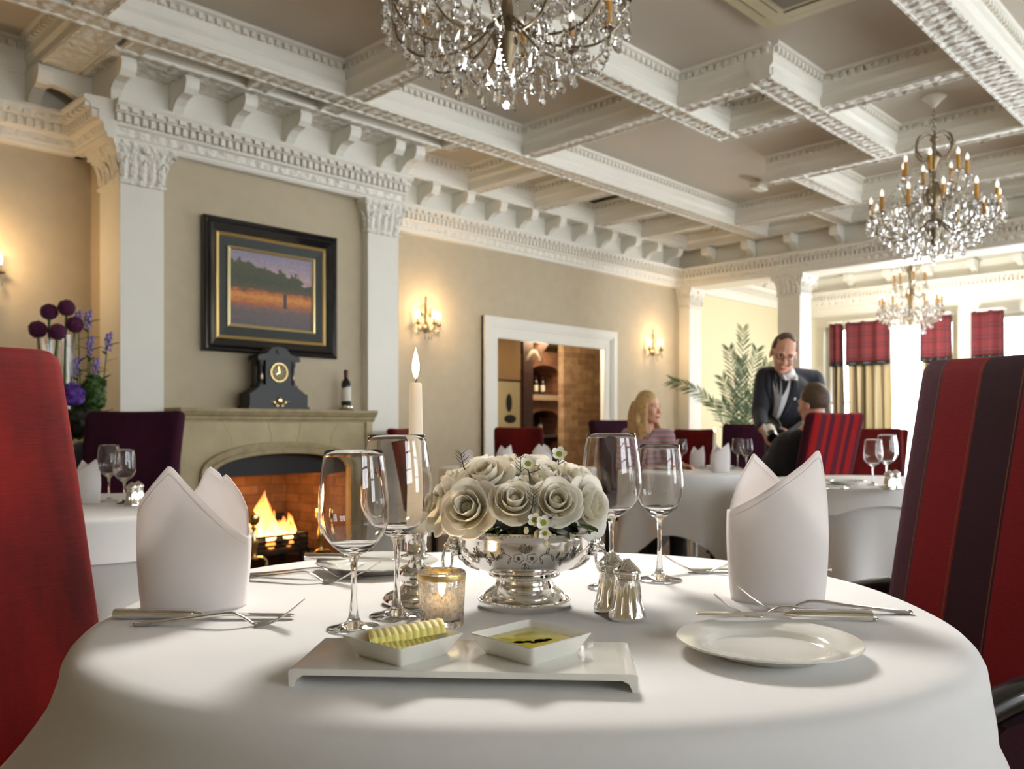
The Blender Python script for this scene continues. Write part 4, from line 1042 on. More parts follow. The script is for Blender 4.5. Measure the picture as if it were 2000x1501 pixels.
def knife(lab, p0, p1, lift0=0.0, lift1=0.0, group=None, edge=1):
    v = p1-p0; L = hypot(v.x, v.y); t = thing('table_knife', lab, 'knife', (p0.x, p0.y, p0.z+lift0), atan2(v.y, v.x), group)
    t.rotation_euler = (0, -atan2(lift1-lift0+p1.z-p0.z, L), atan2(v.y, v.x))
    hl = L*.44
    sweep([(0, .0078), (hl*.1, .0078), (hl*.5, .0076), (hl, .0074)], lambda k: interp(k, [(0, .0065), (.04, .0098), (.3, .0092), (.94, .0082), (1, .0072)]), lambda k: interp(k, [(0, .0045), (.05, .0076), (.95, .0068), (1, .006)])).build('handle', M['silver'], t, ang=60)
    sweep([(hl, .0074), (hl+.006, .0074), (hl+.014, .007)], lambda k: interp(k, [(0, .0085), (.5, .0065), (1, .0055)]), lambda k: interp(k, [(0, .0072), (.5, .005), (1, .003)])).build('collar', M['silver'], t, ang=60)
    sweep([(hl+.012, .007), (L*.7, .0065), (L*.92, .0058), (L, .005)], lambda k: interp(k, [(0, .0055), (.2, .0095), (.8, .0105), (.95, .006), (1, .0015)]), lambda k: .0010).build('blade', M['steel'], t, ang=60)
    return t
# ---- left setting
knife('silver table knife in front of the left napkin', tab(224, 1208), tab(576, 1208))
fork('silver fork lying crossed with the knife before the left napkin', tab(263, 1222), tab(592, 1222), .036)
# ---- right setting: bread plate, forks, knife
def plate(lab, loc, r, group=None):
    t = thing('bread_plate', lab, 'plate', loc, CAMROT, group)
    MB().lathe([(0, 0), (r*.58, 0), (r*.62, .002), (r*.68, .0085), (r*.85, .0140), (r*.985, .0165), (r, .0175), (r*.99, .0192), (r*.85, .0172), (r*.70, .0135), (r*.66, .0110), (r*.63, .0062), (r*.60, .0050), (0, .0048)], 72).build('dish', M['porcelain'], t, ang=60)
    return t
plate('white porcelain bread plate at the right front of the near table', W(.316, 1.052, TZ), .1115)
p0, p1 = at(1700, 1218, .772), at(1356, 1210, .772)
p0 = atd(1700, 1.158, 0); p1 = atd(1357, 1.150, 0)
kn = knife('silver butter knife lying across the back rim of the right bread plate', Vector((p0.x, p0.y, .7655)), Vector((p1.x, p1.y, .7725)))
fork('silver fork with raised tines just behind the right bread plate', at(1712, 1212, TZ), at(1397, 1206, TZ), .033)
fork('longest silver fork in front of the right napkin, its handle reaching the table edge', at(1780, 1199, TZ), at(1440, 1194, TZ), .038)
fork('silver fork on the far right side of the near table, behind the napkin', at(1600, 1122, TZ), at(1298, 1119, TZ), .034)
knife('silver table knife on the far right side, its handle end showing past the napkin', at(1622, 1117, TZ), at(1340, 1117, TZ))
# ---- far left setting
plate('white bread plate at the back of the near table, behind the left wine glasses', W(-.262, 1.66, TZ), .118)
a, b = atd(597, 1.66, 0), atd(775, 1.63, 0)
knife('silver knife resting on the back bread plate behind the left wine glasses', Vector((a.x, a.y, .7685)), Vector((b.x, b.y, .771)))
fork('silver fork at the back of the near table, right of the left napkin', at(455, 1132, TZ), at(706, 1141, TZ), .034)
fork('second silver fork at the back of the near table, nearest the back plate', at(470, 1125, TZ), at(742, 1131, TZ), .032)
# ================================================================ napkins
def napkin(lab, loc, rz, front, back, hx, hy, lean=.0, puff=.012, group=None, name='folded_napkin', seam=True):
    """stiff napkin stood up: front and back sheets, each a list of (x fraction -1..1, height)"""
    t = thing(name, lab, 'napkin', loc, rz, group)
    def sheet(prof, sg, inset, yoff):
        N = 44; K = 22; pts = [(x, h) for x, h in prof]
        def f(u, v):
            x = -1+2*u; h = max(.004, interp(x, pts)); z = h*v
            bul = 1+.10*sin(pi*min(1, z/.22))
            yy = hy*(max(0, 1-abs(x)**2.6))**.55*(1-.55*(z/.26)**1.3)+puff*sin(pi*min(1, z/.2))*(1-x*x)
            return ((hx-inset)*x*bul+lean*z, sg*yy+yoff, z)
        return MB().grid(f, N, K)
    for prof, sg, inset, nm in ((back, 1, .004, 'back_fold'), (front, -1, 0, 'front_fold')):
        o = sheet(prof, sg, inset, 0).build(nm, M['napkin'], t, ang=75)
        m = o.modifiers.new('thickness', 'SOLIDIFY'); m.thickness = .0022; m.offset = 0
        if seam:                                # hem line a little below the cut edge
            pts = []
            for i in range(41):
                x = -.96+1.92*i/40; h = interp(x, prof)-.012; z = max(.003, h); bul = 1+.10*sin(pi*min(1, z/.22))
                yy = hy*(max(0, 1-abs(x)**2.6))**.55*(1-.55*(z/.26)**1.3)+puff*sin(pi*min(1, z/.2))*(1-x*x)
                pts.append(((hx-inset)*x*bul, sg*(yy+.0008), z))
            MB().tube(pts, .0011, 5).build('hem', M['napkin'], o)
    return t
NL = napkin('white napkin folded like a mitre standing at the left of the near table', at(380, 1183, TZ), CAMROT+.10,
    [(-1, .150), (-.85, .172), (-.6, .200), (-.40, .220), (-.32, .217), (.2, .174), (.7, .130), (1, .106)],
    [(-1, .10), (-.4, .15), (-.05, .185), (.12, .210), (.22, .216), (.40, .206), (.47, .196), (.52, .205), (.62, .198), (.82, .175), (1, .145)], .078, .052, 0, .012)
NR = napkin('white napkin folded to two tall points standing at the right of the near table', at(1518, 1170, TZ), CAMROT-.06,
    [(-1, .145), (-.6, .165), (0, .196), (.5, .222), (.78, .240), (.84, .242), (.90, .236), (1, .17)],
    [(-1, .14), (-.75, .20), (-.48, .236), (-.43, .234), (.0, .205), (.35, .178), (1, .10)], .073, .050, .0, .010)
def far_napkin(src, lab, px, py, top, flip=False, h=.242):
    p = at(px, py, TZ); d = (TZ-ZC)*FPX/(HOR-py); s = (py-top)/FPX*d/h
    return dup(src, lab, p, CAMROT+(pi if flip else 0), None, s)
far_napkin(NR, 'white napkin standing on the left side table, beside the large red chair', 168, 983, 896)
far_napkin(NR, 'white napkin standing in front of the candle on the woman\'s table', 1407, 922, 864)
far_napkin(NR, 'white napkin with two points on the woman\'s table, near her hand', 1362, 914, 870)
far_napkin(NR, 'white two-pointed napkin beyond the roses, before the dark red chair', 985, 917, 868)
far_napkin(NL, 'white rounded napkin beyond the right side of the roses', 1059, 915, 866, h=.219)
far_napkin(NL, 'white napkin beyond the left side of the roses', 912, 915, 876, h=.219)
# ================================================================ silver shakers
def shaker(lab, loc, H):
    s = H/.09; t = thing('silver_shaker', lab, 'shaker', loc, CAMROT, 'silver salt and pepper shakers')
    pr = [(0, 0), (.0265, 0), (.0275, .003), (.0270, .007), (.0235, .018), (.0205, .032), (.0188, .048), (.0182, .058), (.0185, .061)]
    mb = MB(); n = 48
    vs = []; fs = []
    for r, z in pr:
        fl = 0 if z < .004 or z > .056 else .0011
        for j in range(n): a = 2*pi*j/n; q = r+fl*cos(16*a); vs.append((q*cos(a)*s, q*sin(a)*s, z*s))
    for i in range(len(pr)-1):
        for j in range(n): fs.append((i*n+j, i*n+(j+1) % n, (i+1)*n+(j+1) % n, (i+1)*n+j))
    mb.add(vs, fs); mb.build('body', M['silver'], t, ang=50)
    mb = MB()
    for z in (.0605, .0632, .0658): mb.lathe([(.0182*s, (z-.0012)*s), (.0193*s, z*s), (.0182*s, (z+.0012)*s)], 36)
    mb.build('neck_rings', M['silver'], t)
    MB().lathe([(.0175*s, .0665*s), (.0205*s, .0685*s), (.0212*s, .0715*s), (.0200*s, .0745*s), (.0160*s, .0790*s), (.0105*s, .0840*s), (.0065*s, .0872*s), (.0055*s, .0885*s), (.003*s, .0897*s), (0, .09*s)], 36).build('cap', M['silver'], t)
    h0 = None
    for k in range(6):
        a = k*pi/3+.3; r, z = ((.0105, .0842) if k % 2 else (.0128, .0822))
        if h0 is None: h0 = MB().sphere((0, 0, 0), .0009*s, 8, 6).build('pour_hole', M['silverdark'], t)
        c = h0 if k == 0 else h0.copy()
        if k: COL.objects.link(c)
        c.location = (r*cos(a)*s, r*sin(a)*s, z*s)
    return t
S0 = shaker('silver shaker standing in front, nearer the tray', tab(1225, 1209), .0885)
dup(S0, 'silver shaker half hidden behind the front one, nearer the rose bowl', tab(1195, 1193), CAMROT+.5, None, 1.02)
dup(S0, 'left silver shaker on the left side table', at(258, 988, TZ), CAMROT, None, .95)
dup(S0, 'right silver shaker on the left side table', at(270, 985, TZ), CAMROT, None, .95)
dup(S0, 'left silver shaker on the right side table', at(1736, 956, TZ), CAMROT, None, .98)
dup(S0, 'right silver shaker on the right side table', at(1749, 955, TZ), CAMROT, None, .98)
# ================================================================ tall candle
cs = thing('candlestick', 'silver candlestick behind the left wine glasses, holding the tall candle', 'candlestick', tab(812, 1176), CAMROT)
MB().lathe([(0, 0), (.048, 0), (.052, .003), (.052, .009), (.047, .014), (.034, .020), (.026, .024)], 40).build('base', M['silver'], cs, ang=50)
MB().lathe([(.026, .024), (.020, .030), (.026, .038), (.029, .048), (.024, .056), (.013, .062), (.011, .068), (.023, .071), (.024, .075), (.014, .078), (.016, .082), (.019, .084)], 40).build('stem', M['silver'], cs, ang=50)
MB().lathe([(.019, .084), (.018, .087), (.018, .105), (.0205, .109), (.0205, .112), (.0165, .112), (.0160, .096), (0, .096)], 40).build('cup', M['silver'], cs, ang=50)
cd = thing('taper_candle', 'tall lit white taper candle in the silver candlestick', 'candle', tab(812, 1176, TZ)+Vector((0, 0, .0965)), CAMROT)
MB().lathe([(0, 0), (.0145, 0), (.0145, .02), (.0098, .250), (.0085, .2525), (.004, .2515), (0, .2512)], 32).build('body', M['wax'], cd, ang=50)
MB().tube([(0, 0, .251), (.0006, 0, .257), (.0018, 0, .262)], .0008, 6).build('wick', M['slate'], cd)
MB().lathe([(0, .258), (.0032, .262), (.0058, .272), (.0062, .280), (.0048, .290), (.0022, .301), (0, .309)], 16).build('flame', M['flame'], cd)
l = bpy.data.lights.new('candle_light', 'POINT'); l.energy = .5; l.color = (1, .66, .32); l.shadow_soft_size = .012
o = bpy.data.objects.new('candle_light', l); COL.objects.link(o); o.location = cd.location+Vector((0, 0, .325))
dup(cs, 'silver candlestick on the table of the woman and the waiter', at(1396, 917, TZ), CAMROT, None, .75)
dup(cd, 'lit white candle on the woman\'s table, before the dark red chair', at(1396, 917, TZ)+Vector((0, 0, .0965*.75)), CAMROT, None, (.9, .9, .66))
# ================================================================ votive
vt = thing('votive_holder', 'mercury glass votive tumbler glowing beside the rose bowl', 'candle holder', tab(863, 1221), CAMROT)
R1, R0, HV = .0335, .0305, .0765
def votive_glass():
    t = NT('speckled_mercury_glass'); n = t.noise(t.coord('Object', (1, 1, .7)), 260, 3, .6)
    gl = t.n('ShaderNodeBsdfGlass'); gl.inputs['IOR'].default_value = 1.4; gl.inputs['Roughness'].default_value = .02
    ms = t.n('ShaderNodeBsdfGlossy'); ms.inputs['Roughness'].default_value = .15; ms.inputs['Color'].default_value = (.85, .82, .78, 1)
    sp = t.n('ShaderNodeSeparateXYZ'); t.l(t.n('ShaderNodeTexCoord').outputs['Object'], sp.inputs[0])
    thr = t.math('ADD', t.math('MULTIPLY', sp.outputs['Z'], 1.2), .50)
    f = t.math('MULTIPLY', t.math('LESS_THAN', thr, t.math('ADD', n, .0)), .55)
    mx = t.n('ShaderNodeMixShader'); t.l(f, mx.inputs[0]); t.l(gl.outputs[0], mx.inputs[1]); t.l(ms.outputs[0], mx.inputs[2])
    tr = t.n('ShaderNodeBsdfTranslucent'); tr.inputs['Color'].default_value = (.95, .92, .88, 1); m2 = t.n('ShaderNodeMixShader'); m2.inputs[0].default_value = .10
    t.l(mx.outputs[0], m2.inputs[1]); t.l(tr.outputs[0], m2.inputs[2]); t.l(m2.outputs[0], t.out.inputs['Surface']); return t.mat
MB().lathe([(0, 0), (R0-.002, 0), (R0, .002), (R1, HV-.001), (R1-.0012, HV+.0005), (R1-.0025, HV-.001), (R0-.0025, .013), (R0-.006, .010), (0, .009)], 56).build('tumbler', votive_glass(), vt, keep=True, ang=60)
MB().lathe([(R1+.0002, HV-.010), (R1+.0004, HV-.0085), (R1+.0004, HV-.003), (R1+.0002, HV-.002)], 56).build('rim_band', M['gold'], vt)
tl = thing('tealight', 'lit tealight inside the mercury glass votive', 'candle', tab(863, 1221)+Vector((0, 0, .0105)), CAMROT)
MB().lathe([(0, 0), (.022, 0), (.0245, .002), (.0245, .019), (.022, .0205), (.012, .0195), (0, .0195)], 32).build('wax', M['wax'], tl, ang=50)
MB().tube([(0, 0, .019), (0, .0005, .026)], .0008, 6).build('wick', M['slate'], tl)
MB().lathe([(0, .022), (.0045, .027), (.0062, .035), (.0045, .046), (.0018, .055), (0, .060)], 16).build('flame', M['flame'], tl)
l = bpy.data.lights.new('tealight_light', 'POINT'); l.energy = .8; l.color = (1, .7, .4); l.shadow_soft_size = .008
o = bpy.data.objects.new('tealight_light', l); COL.objects.link(o); o.location = tl.location+Vector((0, 0, .052))
# ================================================================ tray and dishes
F0, F1, B0, B1 = (-.2415, .9155), (.1245, .893), (-.2270, 1.049), (.146, 1.029)
ang = atan2(F1[1]-F0[1], F1[0]-F0[0])
tray = thing('serving_tray', 'long white porcelain footed tray carrying the butter and oil dishes', 'tray', W(-.0500, .972, TZ), CAMROT+ang)
hx, hy, th = .1865, .067, .0062
mb = MB()
sec = [(-hx, 0), (-hx+.005, 0), (-hx+.009, .009), (-hx+.016, .0125), (hx-.016, .0125), (hx-.009, .009), (hx-.005, 0), (hx, 0), (hx+.0005, .016), (hx-.0015, .0188), (hx-.006, .0195), (-hx+.006, .0195), (-hx+.0015, .0188), (-hx-.0005, .016)]
mb.prism(sec, 'y', -hy, hy); mb.build('tray', M['porcelain'], tray, ang=25)
def square_dish(lab, L, F, R):
    c = ((L[0]+R[0])/2, (L[1]+R[1])/2); s = hypot(R[0]-L[0], R[1]-L[1])/2/sqrt(2)
    t = thing('square_dish', lab, 'dish', W(c[0], c[1], TZ+.0195), CAMROT+pi/4+atan2(R[1]-L[1], R[0]-L[0]), 'square porcelain dishes')
    def ring(h, z, r): # rounded square
        out = []
        for q, (sx, sy) in enumerate(((1, 1), (-1, 1), (-1, -1), (1, -1))):
            for i in range(5):
                a = q*pi/2+i/4*pi/2; out.append((sx*(h-r)+r*cos(a), sy*(h-r)+r*sin(a), z))
        return out
    rows = [ring(s*.74, 0, .004), ring(s*.78, .002, .006), ring(s, .0225, .004), ring(s*.985, .0235, .004), ring(s*.955, .0228, .003), ring(s*.73, .006, .006), ring(s*.66, .0045, .006)]
    mb = MB(); n = 20; vs = [p for r in rows for p in r]
    fs = [(i*n+j, i*n+(j+1) % n, (i+1)*n+(j+1) % n, (i+1)*n+j) for i in range(len(rows)-1) for j in range(n)]
    fs += [tuple(range(n-1, -1, -1)), tuple((len(rows)-1)*n+j for j in range(n))]
    mb.add(vs, fs).build('dish', M['porcelain'], t, ang=35)
    return t, s
dl_, s1 = square_dish('square white dish holding fluted butter, left on the tray', (-.1945, .969), (-.127, .916), (-.055, .979))
dr_, s2 = square_dish('square white dish holding olive oil, right on the tray', (-.0494, .979), (.0164, .912), (.0924, .979))
o = MB().box(-s2*.86, s2*.86, -s2*.86, s2*.86, .0046, .0158).build('olive_oil', M['oil'], None, dr_.location, dr_.rotation_euler[2], smooth=False)
mb = MB()
for k in range(1): pass
o = MB().prism([(-s2*.885, -s2*.885), (s2*.885, -s2*.885), (s2*.885, s2*.885), (-s2*.885, s2*.885)], 'z', .0150, .0162).build('olive_oil_surface', M['oil'], None, dr_.location, dr_.rotation_euler[2], smooth=False)
bpy.data.objects.remove(bpy.data.objects['olive_oil'])
rows = [(s2*.70, .0058), (s2*.885, .0160)]
mb = MB(); vs = [(sx*h, sy*h, z) for h, z in rows for sx, sy in ((-1, -1), (1, -1), (1, 1), (-1, 1))]
mb.add(vs, [(3, 2, 1, 0), (4, 5, 6, 7), (0, 1, 5, 4), (1, 2, 6, 5), (2, 3, 7, 6), (3, 0, 4, 7)])
bpy.data.objects.remove(o)
oil = mb.build('olive_oil', M['oil'], None, dr_.location, dr_.rotation_euler[2], smooth=False); tag(oil, 'green-gold olive oil with a dark vinegar swirl in the right dish', 'oil')
mb = MB(); C45 = Matrix.Rotation(-pi/4, 4, 'Z')
for (x, y), r in (((-.013, -.014), .0075), ((-.003, -.012), .006), ((.003, -.016), .004), ((.012, -.006), .0085), ((.020, -.002), .005), ((.008, -.012), .005)):
    mb.lathe([(0, .0168), (r*.7, .0167), (r, .0160), (r, .0156), (0, .0156)], 16, 0, C45 @ Matrix.Translation((x, y, 0)) @ Matrix.Diagonal((1, .7, 1, 1)))
mb.build('balsamic_swirl', M['balsamic'], oil)
def butter_curl(lab, loc, rz, L, wd, h, tilt, taper=.0):
    t = tag(bpy.data.objects.new('tmp', None), lab, 'butter') if False else None
    def f(u, v):
        x = (u-.5)*L; a = v*2-1; w = wd*(1-taper*u)+.0014*abs(sin(u*pi*11+a*.5))
        return (x, a*w, h+.0015*abs(sin(u*pi*11+a*.5))**.8+.0030*(1-a*a))
    mb = MB(); N, K = 84, 8
    top = [f(i/N, j/K) for j in range(K+1) for i in range(N+1)]; bot = [(x, y, z-.0085-.0022*abs(sin((i % (N+1))/N*pi*7))*.0) for i, (x, y, z) in enumerate(top)]
    bot = [(x, y, h-.008) for x, y, z in top]
    n = len(top); fs = [(j*(N+1)+i, j*(N+1)+i+1, (j+1)*(N+1)+i+1, (j+1)*(N+1)+i) for j in range(K) for i in range(N)]
    fs += [tuple(q+n for q in p[::-1]) for p in fs]
    for i in range(N): fs.append((i, i+n, i+1+n, i+1)); fs.append((K*(N+1)+i+1, K*(N+1)+i+1+n, K*(N+1)+i+n, K*(N+1)+i))
    for j in range(K): a, b = j*(N+1), (j+1)*(N+1); fs.append((b, b+n, a+n, a)); a, b = a+N, b+N; fs.append((a, a+n, b+n, b))
    mb.add(top+bot, fs)
    o = mb.build('butter_slice', M['butter'], None, loc, rz, ang=40); o.rotation_euler = (0, tilt, rz)
    return tag(o, lab, 'butter', 'fluted butter slices')
bc = dl_.location
def inview(dx, dd, dz): v = W(dx, dd, 0); return bc+Vector((v.x, v.y, dz))
butter_curl('lower fluted butter slice lying flat in the left dish', inview(.004, -.006, .0150), CAMROT+.28, .066, .019, .0, -.04, .1)
butter_curl('upper fluted butter slice lying over the other in the left dish', inview(.003, .008, .0270), CAMROT+.22, .086, .019, .0, -.13, .12)

plate('white plate on the right side table, left of its wine glasses', W(1.60, 4.10, TZ+.002), .10)
knife('silver knife on the right side table in front of its plate', at(1612, 957, TZ+.003), at(1700, 955, TZ+.003))
plate('white plate before the seated woman on her table', W(.98, 5.50, TZ+.002), .10)
plate('white plate before the seated man on the woman\'s table', W(1.36, 5.58, TZ+.002), .10)
# ================================================================ rose bowl
BX = tab(1024, 1181)
bw = thing('silver_bowl', 'engraved silver pedestal bowl with lion-head rings, full of white roses', 'bowl', BX, CAMROT)
MB().lathe([(0, 0), (.070, 0), (.0715, .002), (.0715, .010), (.069, .012), (.066, .013), (.0645, .016), (.0600, .022), (.0520, .0275), (.0465, .031), (.0455, .036), (.0440, .038), (.0440, .044), (.0460, .046)], 72).build('foot', M['silver'], bw, ang=40)
bprof = [(.0460, .046), (.0540, .048), (.0545, .0505), (.0500, .0525), (.0620, .056), (.0800, .064), (.0940, .075), (.1020, .087), (.1055, .099), (.1060, .110), (.1075, .116), (.1100, .119), (.1110, .1215), (.1095, .124), (.1060, .1235), (.1040, .119), (.1035, .108), (.0990, .088), (.0800, .068), (.0500, .058), (0, .056)]
MB().lathe(bprof, 96).build('body', M['silver'], bw, ang=40)
mb = MB()
for i in range(110): a = 2*pi*i/110; mb.sphere((.1112*cos(a), .1112*sin(a), .1205), .0022, 6, 4)
for i in range(90): a = 2*pi*i/90; mb.sphere((.0716*cos(a), .0716*sin(a), .0115), .0016, 6, 4)
for i in range(80): a = 2*pi*i/80; mb.sphere((.0546*cos(a), .0546*sin(a), .0492), .0012, 5, 4)
mb.build('beaded_edges', M['silver'], bw, weld=False)
def bowl_r(z): return interp(z, [(q, p) for p, q in bprof[3:10]])
def on_bowl(s, z, off=.0003):          # s = arc length from the front
    r = bowl_r(z); a = -pi/2+s/.1045; return ((r+off)*cos(a), (r+off)*sin(a), z)
def stroke(pts, w=.00042): mb.tube([on_bowl(s, z) for s, z in pts], w, 5)
def floret(s, z, r, n=5, rot=.3):
    pts = []
    for i in range(61):
        a = 2*pi*i/60; q = r*(.72+.28*abs(cos(n*a/2+rot))); pts.append((s+q*cos(a), z+q*sin(a)*.9))
    stroke(pts); stroke([(s+r*.28*cos(a), z+r*.28*sin(a)) for a in [2*pi*i/14 for i in range(15)]], .0006)
    stroke([(s+r*.12*cos(a), z+r*.12*sin(a)) for a in [2*pi*i/10 for i in range(11)]], .0007)
def leaf2(s, z, L, a, w=.32):
    c, d = cos(a), sin(a)
    for sg in (-1, 1): stroke([(s+c*L*t-d*sg*w*L*sin(pi*t)*.5, z+d*L*t+c*sg*w*L*sin(pi*t)*.5) for t in [i/9 for i in range(10)]])
    stroke([(s, z), (s+c*L*.9, z+d*L*.9)], .0003)
for base in (0, .22, -.22):
    mb = MB()
    floret(base-.010, .0885, .0085); floret(base+.010, .0885, .0085)
    for a in (1.57, 1.1, 2.04, .75, 2.4): leaf2(base, .096, .014, a)
    for a in (-1.57, -1.0, -2.14): leaf2(base, .081, .012, a)
    for sg in (-1, 1):
        stroke([(base+sg*(.02+.05*t), .089+.006*sin(7*t)) for t in [i/16 for i in range(17)]])
        for k in range(6):
            leaf2(base+sg*(.022+.0085*k), .089+.006*sin(7*k/6*1.0), .0105, (pi/2 if k % 2 else -pi/2)+(-sg*.5)*(1 if k % 2 else -1))
        for k in range(8):
            a = 2*pi*k/8; leaf2(base+sg*.078, .094, .009, a, .4)
        floret(base+sg*.058, .0835, .0055)
    for k in range(-22, 23): stroke([(base+.0046*k, .1165), (base+.0046*k, .1135)], .0004)
    mb.build('engraving', M['silverdark'], bw, weld=False)
for sg in (-1, 1):
    mb = MB(); x = sg*.109
    mb.sphere((x, 0, .098), (.012, .014, .016), 14, 10); mb.sphere((x+sg*.010, 0, .093), (.007, .008, .007), 10, 8)
    for k in range(10):
        a = 2*pi*k/10; mb.sphere((x-sg*.002, .014*cos(a), .098+.016*sin(a)), (.006, .006, .006), 8, 6)
    for s2_ in (-1, 1): mb.sphere((x+sg*.009, s2_*.005, .101), .0022, 6, 5)
    mb.build('lion_head', M['silver'], bw)
    pts = [(x+sg*(.011+.006*sin(a)), .020*cos(a+pi/2), .072+.020*sin(a+pi/2)) for a in [2*pi*i/26 for i in range(27)]]
    MB().tube(pts, .0024, 8).build('ring_handle', M['silver'], bw)
    mb = MB(); mb.tube(spline([(sg*.100, 0, .082), (sg*.097, .004, .072), (sg*.085, 0, .062), (sg*.070, 0, .056)]), [.006*(1-.6*i/18) for i in range(19)], 8); mb.build('acanthus_mount', M['silver'], bw)
# ---- roses
def rose_mb(openness=1.0, seed=1):
    """flower looking along +Z, radius about 1 (scaled later)"""
    rnd = random.Random(seed); mb = MB()
    # tight spiral heart
    pts = []
    def heart(u, v):
        a = u*2*pi*2.6; r = (.06+.22*u)*(1-.30*v); return (r*cos(a), r*sin(a), .10+.52*v-.10*u)
    mb.grid(heart, 52, 6)
    mb.lathe([(.30, -.1), (.25, .30), (.16, .44), (.07, .50), (0, .52)], 14)
    layers = [(5, .34, .80, .60, .12), (5, .50, .92, .56, .30), (6, .68, 1.02, .42, .55), (6, .86, 1.08, .22, .95)]
    for li, (n, r0, wid, hz, opn) in enumerate(layers):
        opn *= openness; off = rnd.uniform(0, 6)
        for k in range(n):
            a0 = off+2*pi*k/n+rnd.uniform(-.15, .15); ww = wid*rnd.uniform(.9, 1.12); hh = (hz+.42)*rnd.uniform(.92, 1.08); curl = rnd.uniform(.7, 1.2)
            def f(u, v):
                s = (u-.5)*2; wv = ww*(.35+.65*sin(pi*min(1, v*.62+.12)))*1.0
                edge = 1-.16*s*s*v
                t = v*edge
                out = r0*(.22+.78*min(1, t*1.7))+opn*.38*t**1.6+.16*opn*curl*max(0, t-.72)*3*(.5+.5*opn)
                z = -.38+hh*t*1.25-.30*opn*max(0, t-.70)*curl*2.0-.05*s*s*v
                a = a0+s*wv*.5/max(.30, r0*.9)
                out -= .08*s*s*v*(1-opn)
                out += .014*sin(9*s+a0*3)*v
                return (out*cos(a), out*sin(a), z)
            mb.grid(f, 10, 9)
    return mb
RM = [rose_mb(o, s).build('rose_bloom', M['rose'], ang=180, weld=False) for o, s in ((1.0, 1), (.75, 5), (1.2, 9))]
for r in RM:
    m = r.modifiers.new('thickness', 'SOLIDIFY'); m.thickness = .018; m.offset = 0
# sepals and short stem under the bloom
sep = MB()
for k in range(5):
    R_ = Matrix.Rotation(2*pi*k/5, 4, 'Z')
    sep.grid(lambda u, v: (.15+.6*v, (u-.5)*.36*sin(pi*min(1, v*.8+.2)), -.36+.10*v), 3, 5, 0, R_)
sep.sphere((0, 0, -.40), (.22, .22, .16), 10, 6)
SEP = sep.build('calyx', M['leaf'], ang=60)
STM = MB().tube([(0, 0, -.45), (.03, 0, -.9), (0, 0, -1.5)], .06, 6).build('stem', M['leaf'])
for o_ in RM+[SEP, STM]: COL.objects.unlink(o_)
def rose(lab, px, py, depth, r, n, kind=0, spin=0.0):
    """px, py: where the bloom's centre shows; depth in front of (-) or behind the bowl's middle; n: facing (right, away, up)"""
    d = 1.342+depth; X = (px-1000)/FPX*d; z = zat(py, d)
    n = Vector(n).normalized(); nw = Vector((n.x*UX+n.y*UY, -n.x*UY+n.y*UX, n.z))
    t = thing('white_rose', lab, 'rose', W(X, d, z), 0, 'white roses in the silver bowl')
    t.rotation_mode = 'XYZ'; t.rotation_euler = (nw.to_track_quat('Z', 'Y').to_matrix() @ Matrix.Rotation(spin, 3, 'Z')).to_euler()
    t.scale = (r, r, r)
    for o in (RM[kind], SEP, STM): c = o.copy(); COL.objects.link(c); c.parent = t
    return t
rose('large open white rose at the front left of the bowl', 921, 996, -.088, .037, (-.35, -.85, .35), 0, .4)
rose('white rose at the front centre of the bowl, left of the waxflower stem', 1004, 985, -.100, .033, (.05, -.8, .6), 1, 1.2)
rose('white rose at the front right of the bowl, right of the waxflower stem', 1085, 984, -.090, .034, (.1, -.85, .45), 1, 2.3)
rose('white rose hanging over the right rim of the bowl', 1143, 990, -.045, .036, (.75, -.6, .2), 2, .2)
rose('white rose hanging over the left rim of the bowl, nearest the candle', 869, 990, -.03, .034, (-.85, -.4, .25), 2, 3.1)
rose('white rose above the front left one, facing upward', 953, 938, -.045, .035, (-.25, -.55, .8), 0, 4.0)
rose('white rose at the top of the dome, left of centre', 998, 926, .0, .032, (-.05, -.3, .95), 1, 5.0)
rose('white rose at the top right of the dome', 1065, 940, -.02, .034, (.2, -.5, .85), 0, 2.0)
rose('white rose on the upper right shoulder of the dome', 1124, 948, -.005, .034, (.6, -.35, .7), 2, .9)
rose('white rose on the upper left shoulder of the dome', 896, 952, .01, .032, (-.65, -.3, .7), 1, .0)
rose('white rose at the back of the dome, left', 940, 925, .06, .032, (-.3, .4, .85), 0, 1.5)
rose('white rose at the back of the dome, right', 1048, 922, .065, .032, (.25, .45, .85), 2, 2.8)
rose('white rose at the back right, half hidden by the shoulder roses', 1112, 945, .065, .03, (.7, .4, .6), 1, .7)
# ---- foliage under the blooms
lf = MB(); rnd = random.Random(4)
def leafblade(mb, p, dirv, L, w, m=0):
    dirv = Vector(dirv).normalized(); side = dirv.cross(Vector((0, 0, 1)))
    if side.length < .1: side = Vector((1, 0, 0))
    side.normalize(); up = side.cross(dirv)
    mb.grid(lambda u, v: Vector(p)+dirv*L*v+side*(u-.5)*2*w*sin(pi*min(1, v*.92+.06))-up*(.15*L*v*v)+up*abs(u-.5)*w*.8, 4, 7, m)
fol = thing('rose_foliage', 'green leaves tucked between the white roses and the bowl rim', 'leaves', (BX.x, BX.y, TZ+.118), CAMROT)
L0 = None
for i in range(26):
    a = 2*pi*i/26+rnd.uniform(-.1, .1); r = rnd.uniform(.055, .095)
    mb = MB(); leafblade(mb, (0, 0, 0), (cos(a), sin(a), rnd.uniform(-.05, .25)), rnd.uniform(.035, .055), .011)
    o = mb.build('leaf', M['leaf'], fol, (r*cos(a), r*sin(a), rnd.uniform(0.004, .02)), ang=80)
MB().lathe([(0, .035), (.05, .03), (.085, .012), (.1, .0)], 24).build('foam', M['darkleaf'], fol)
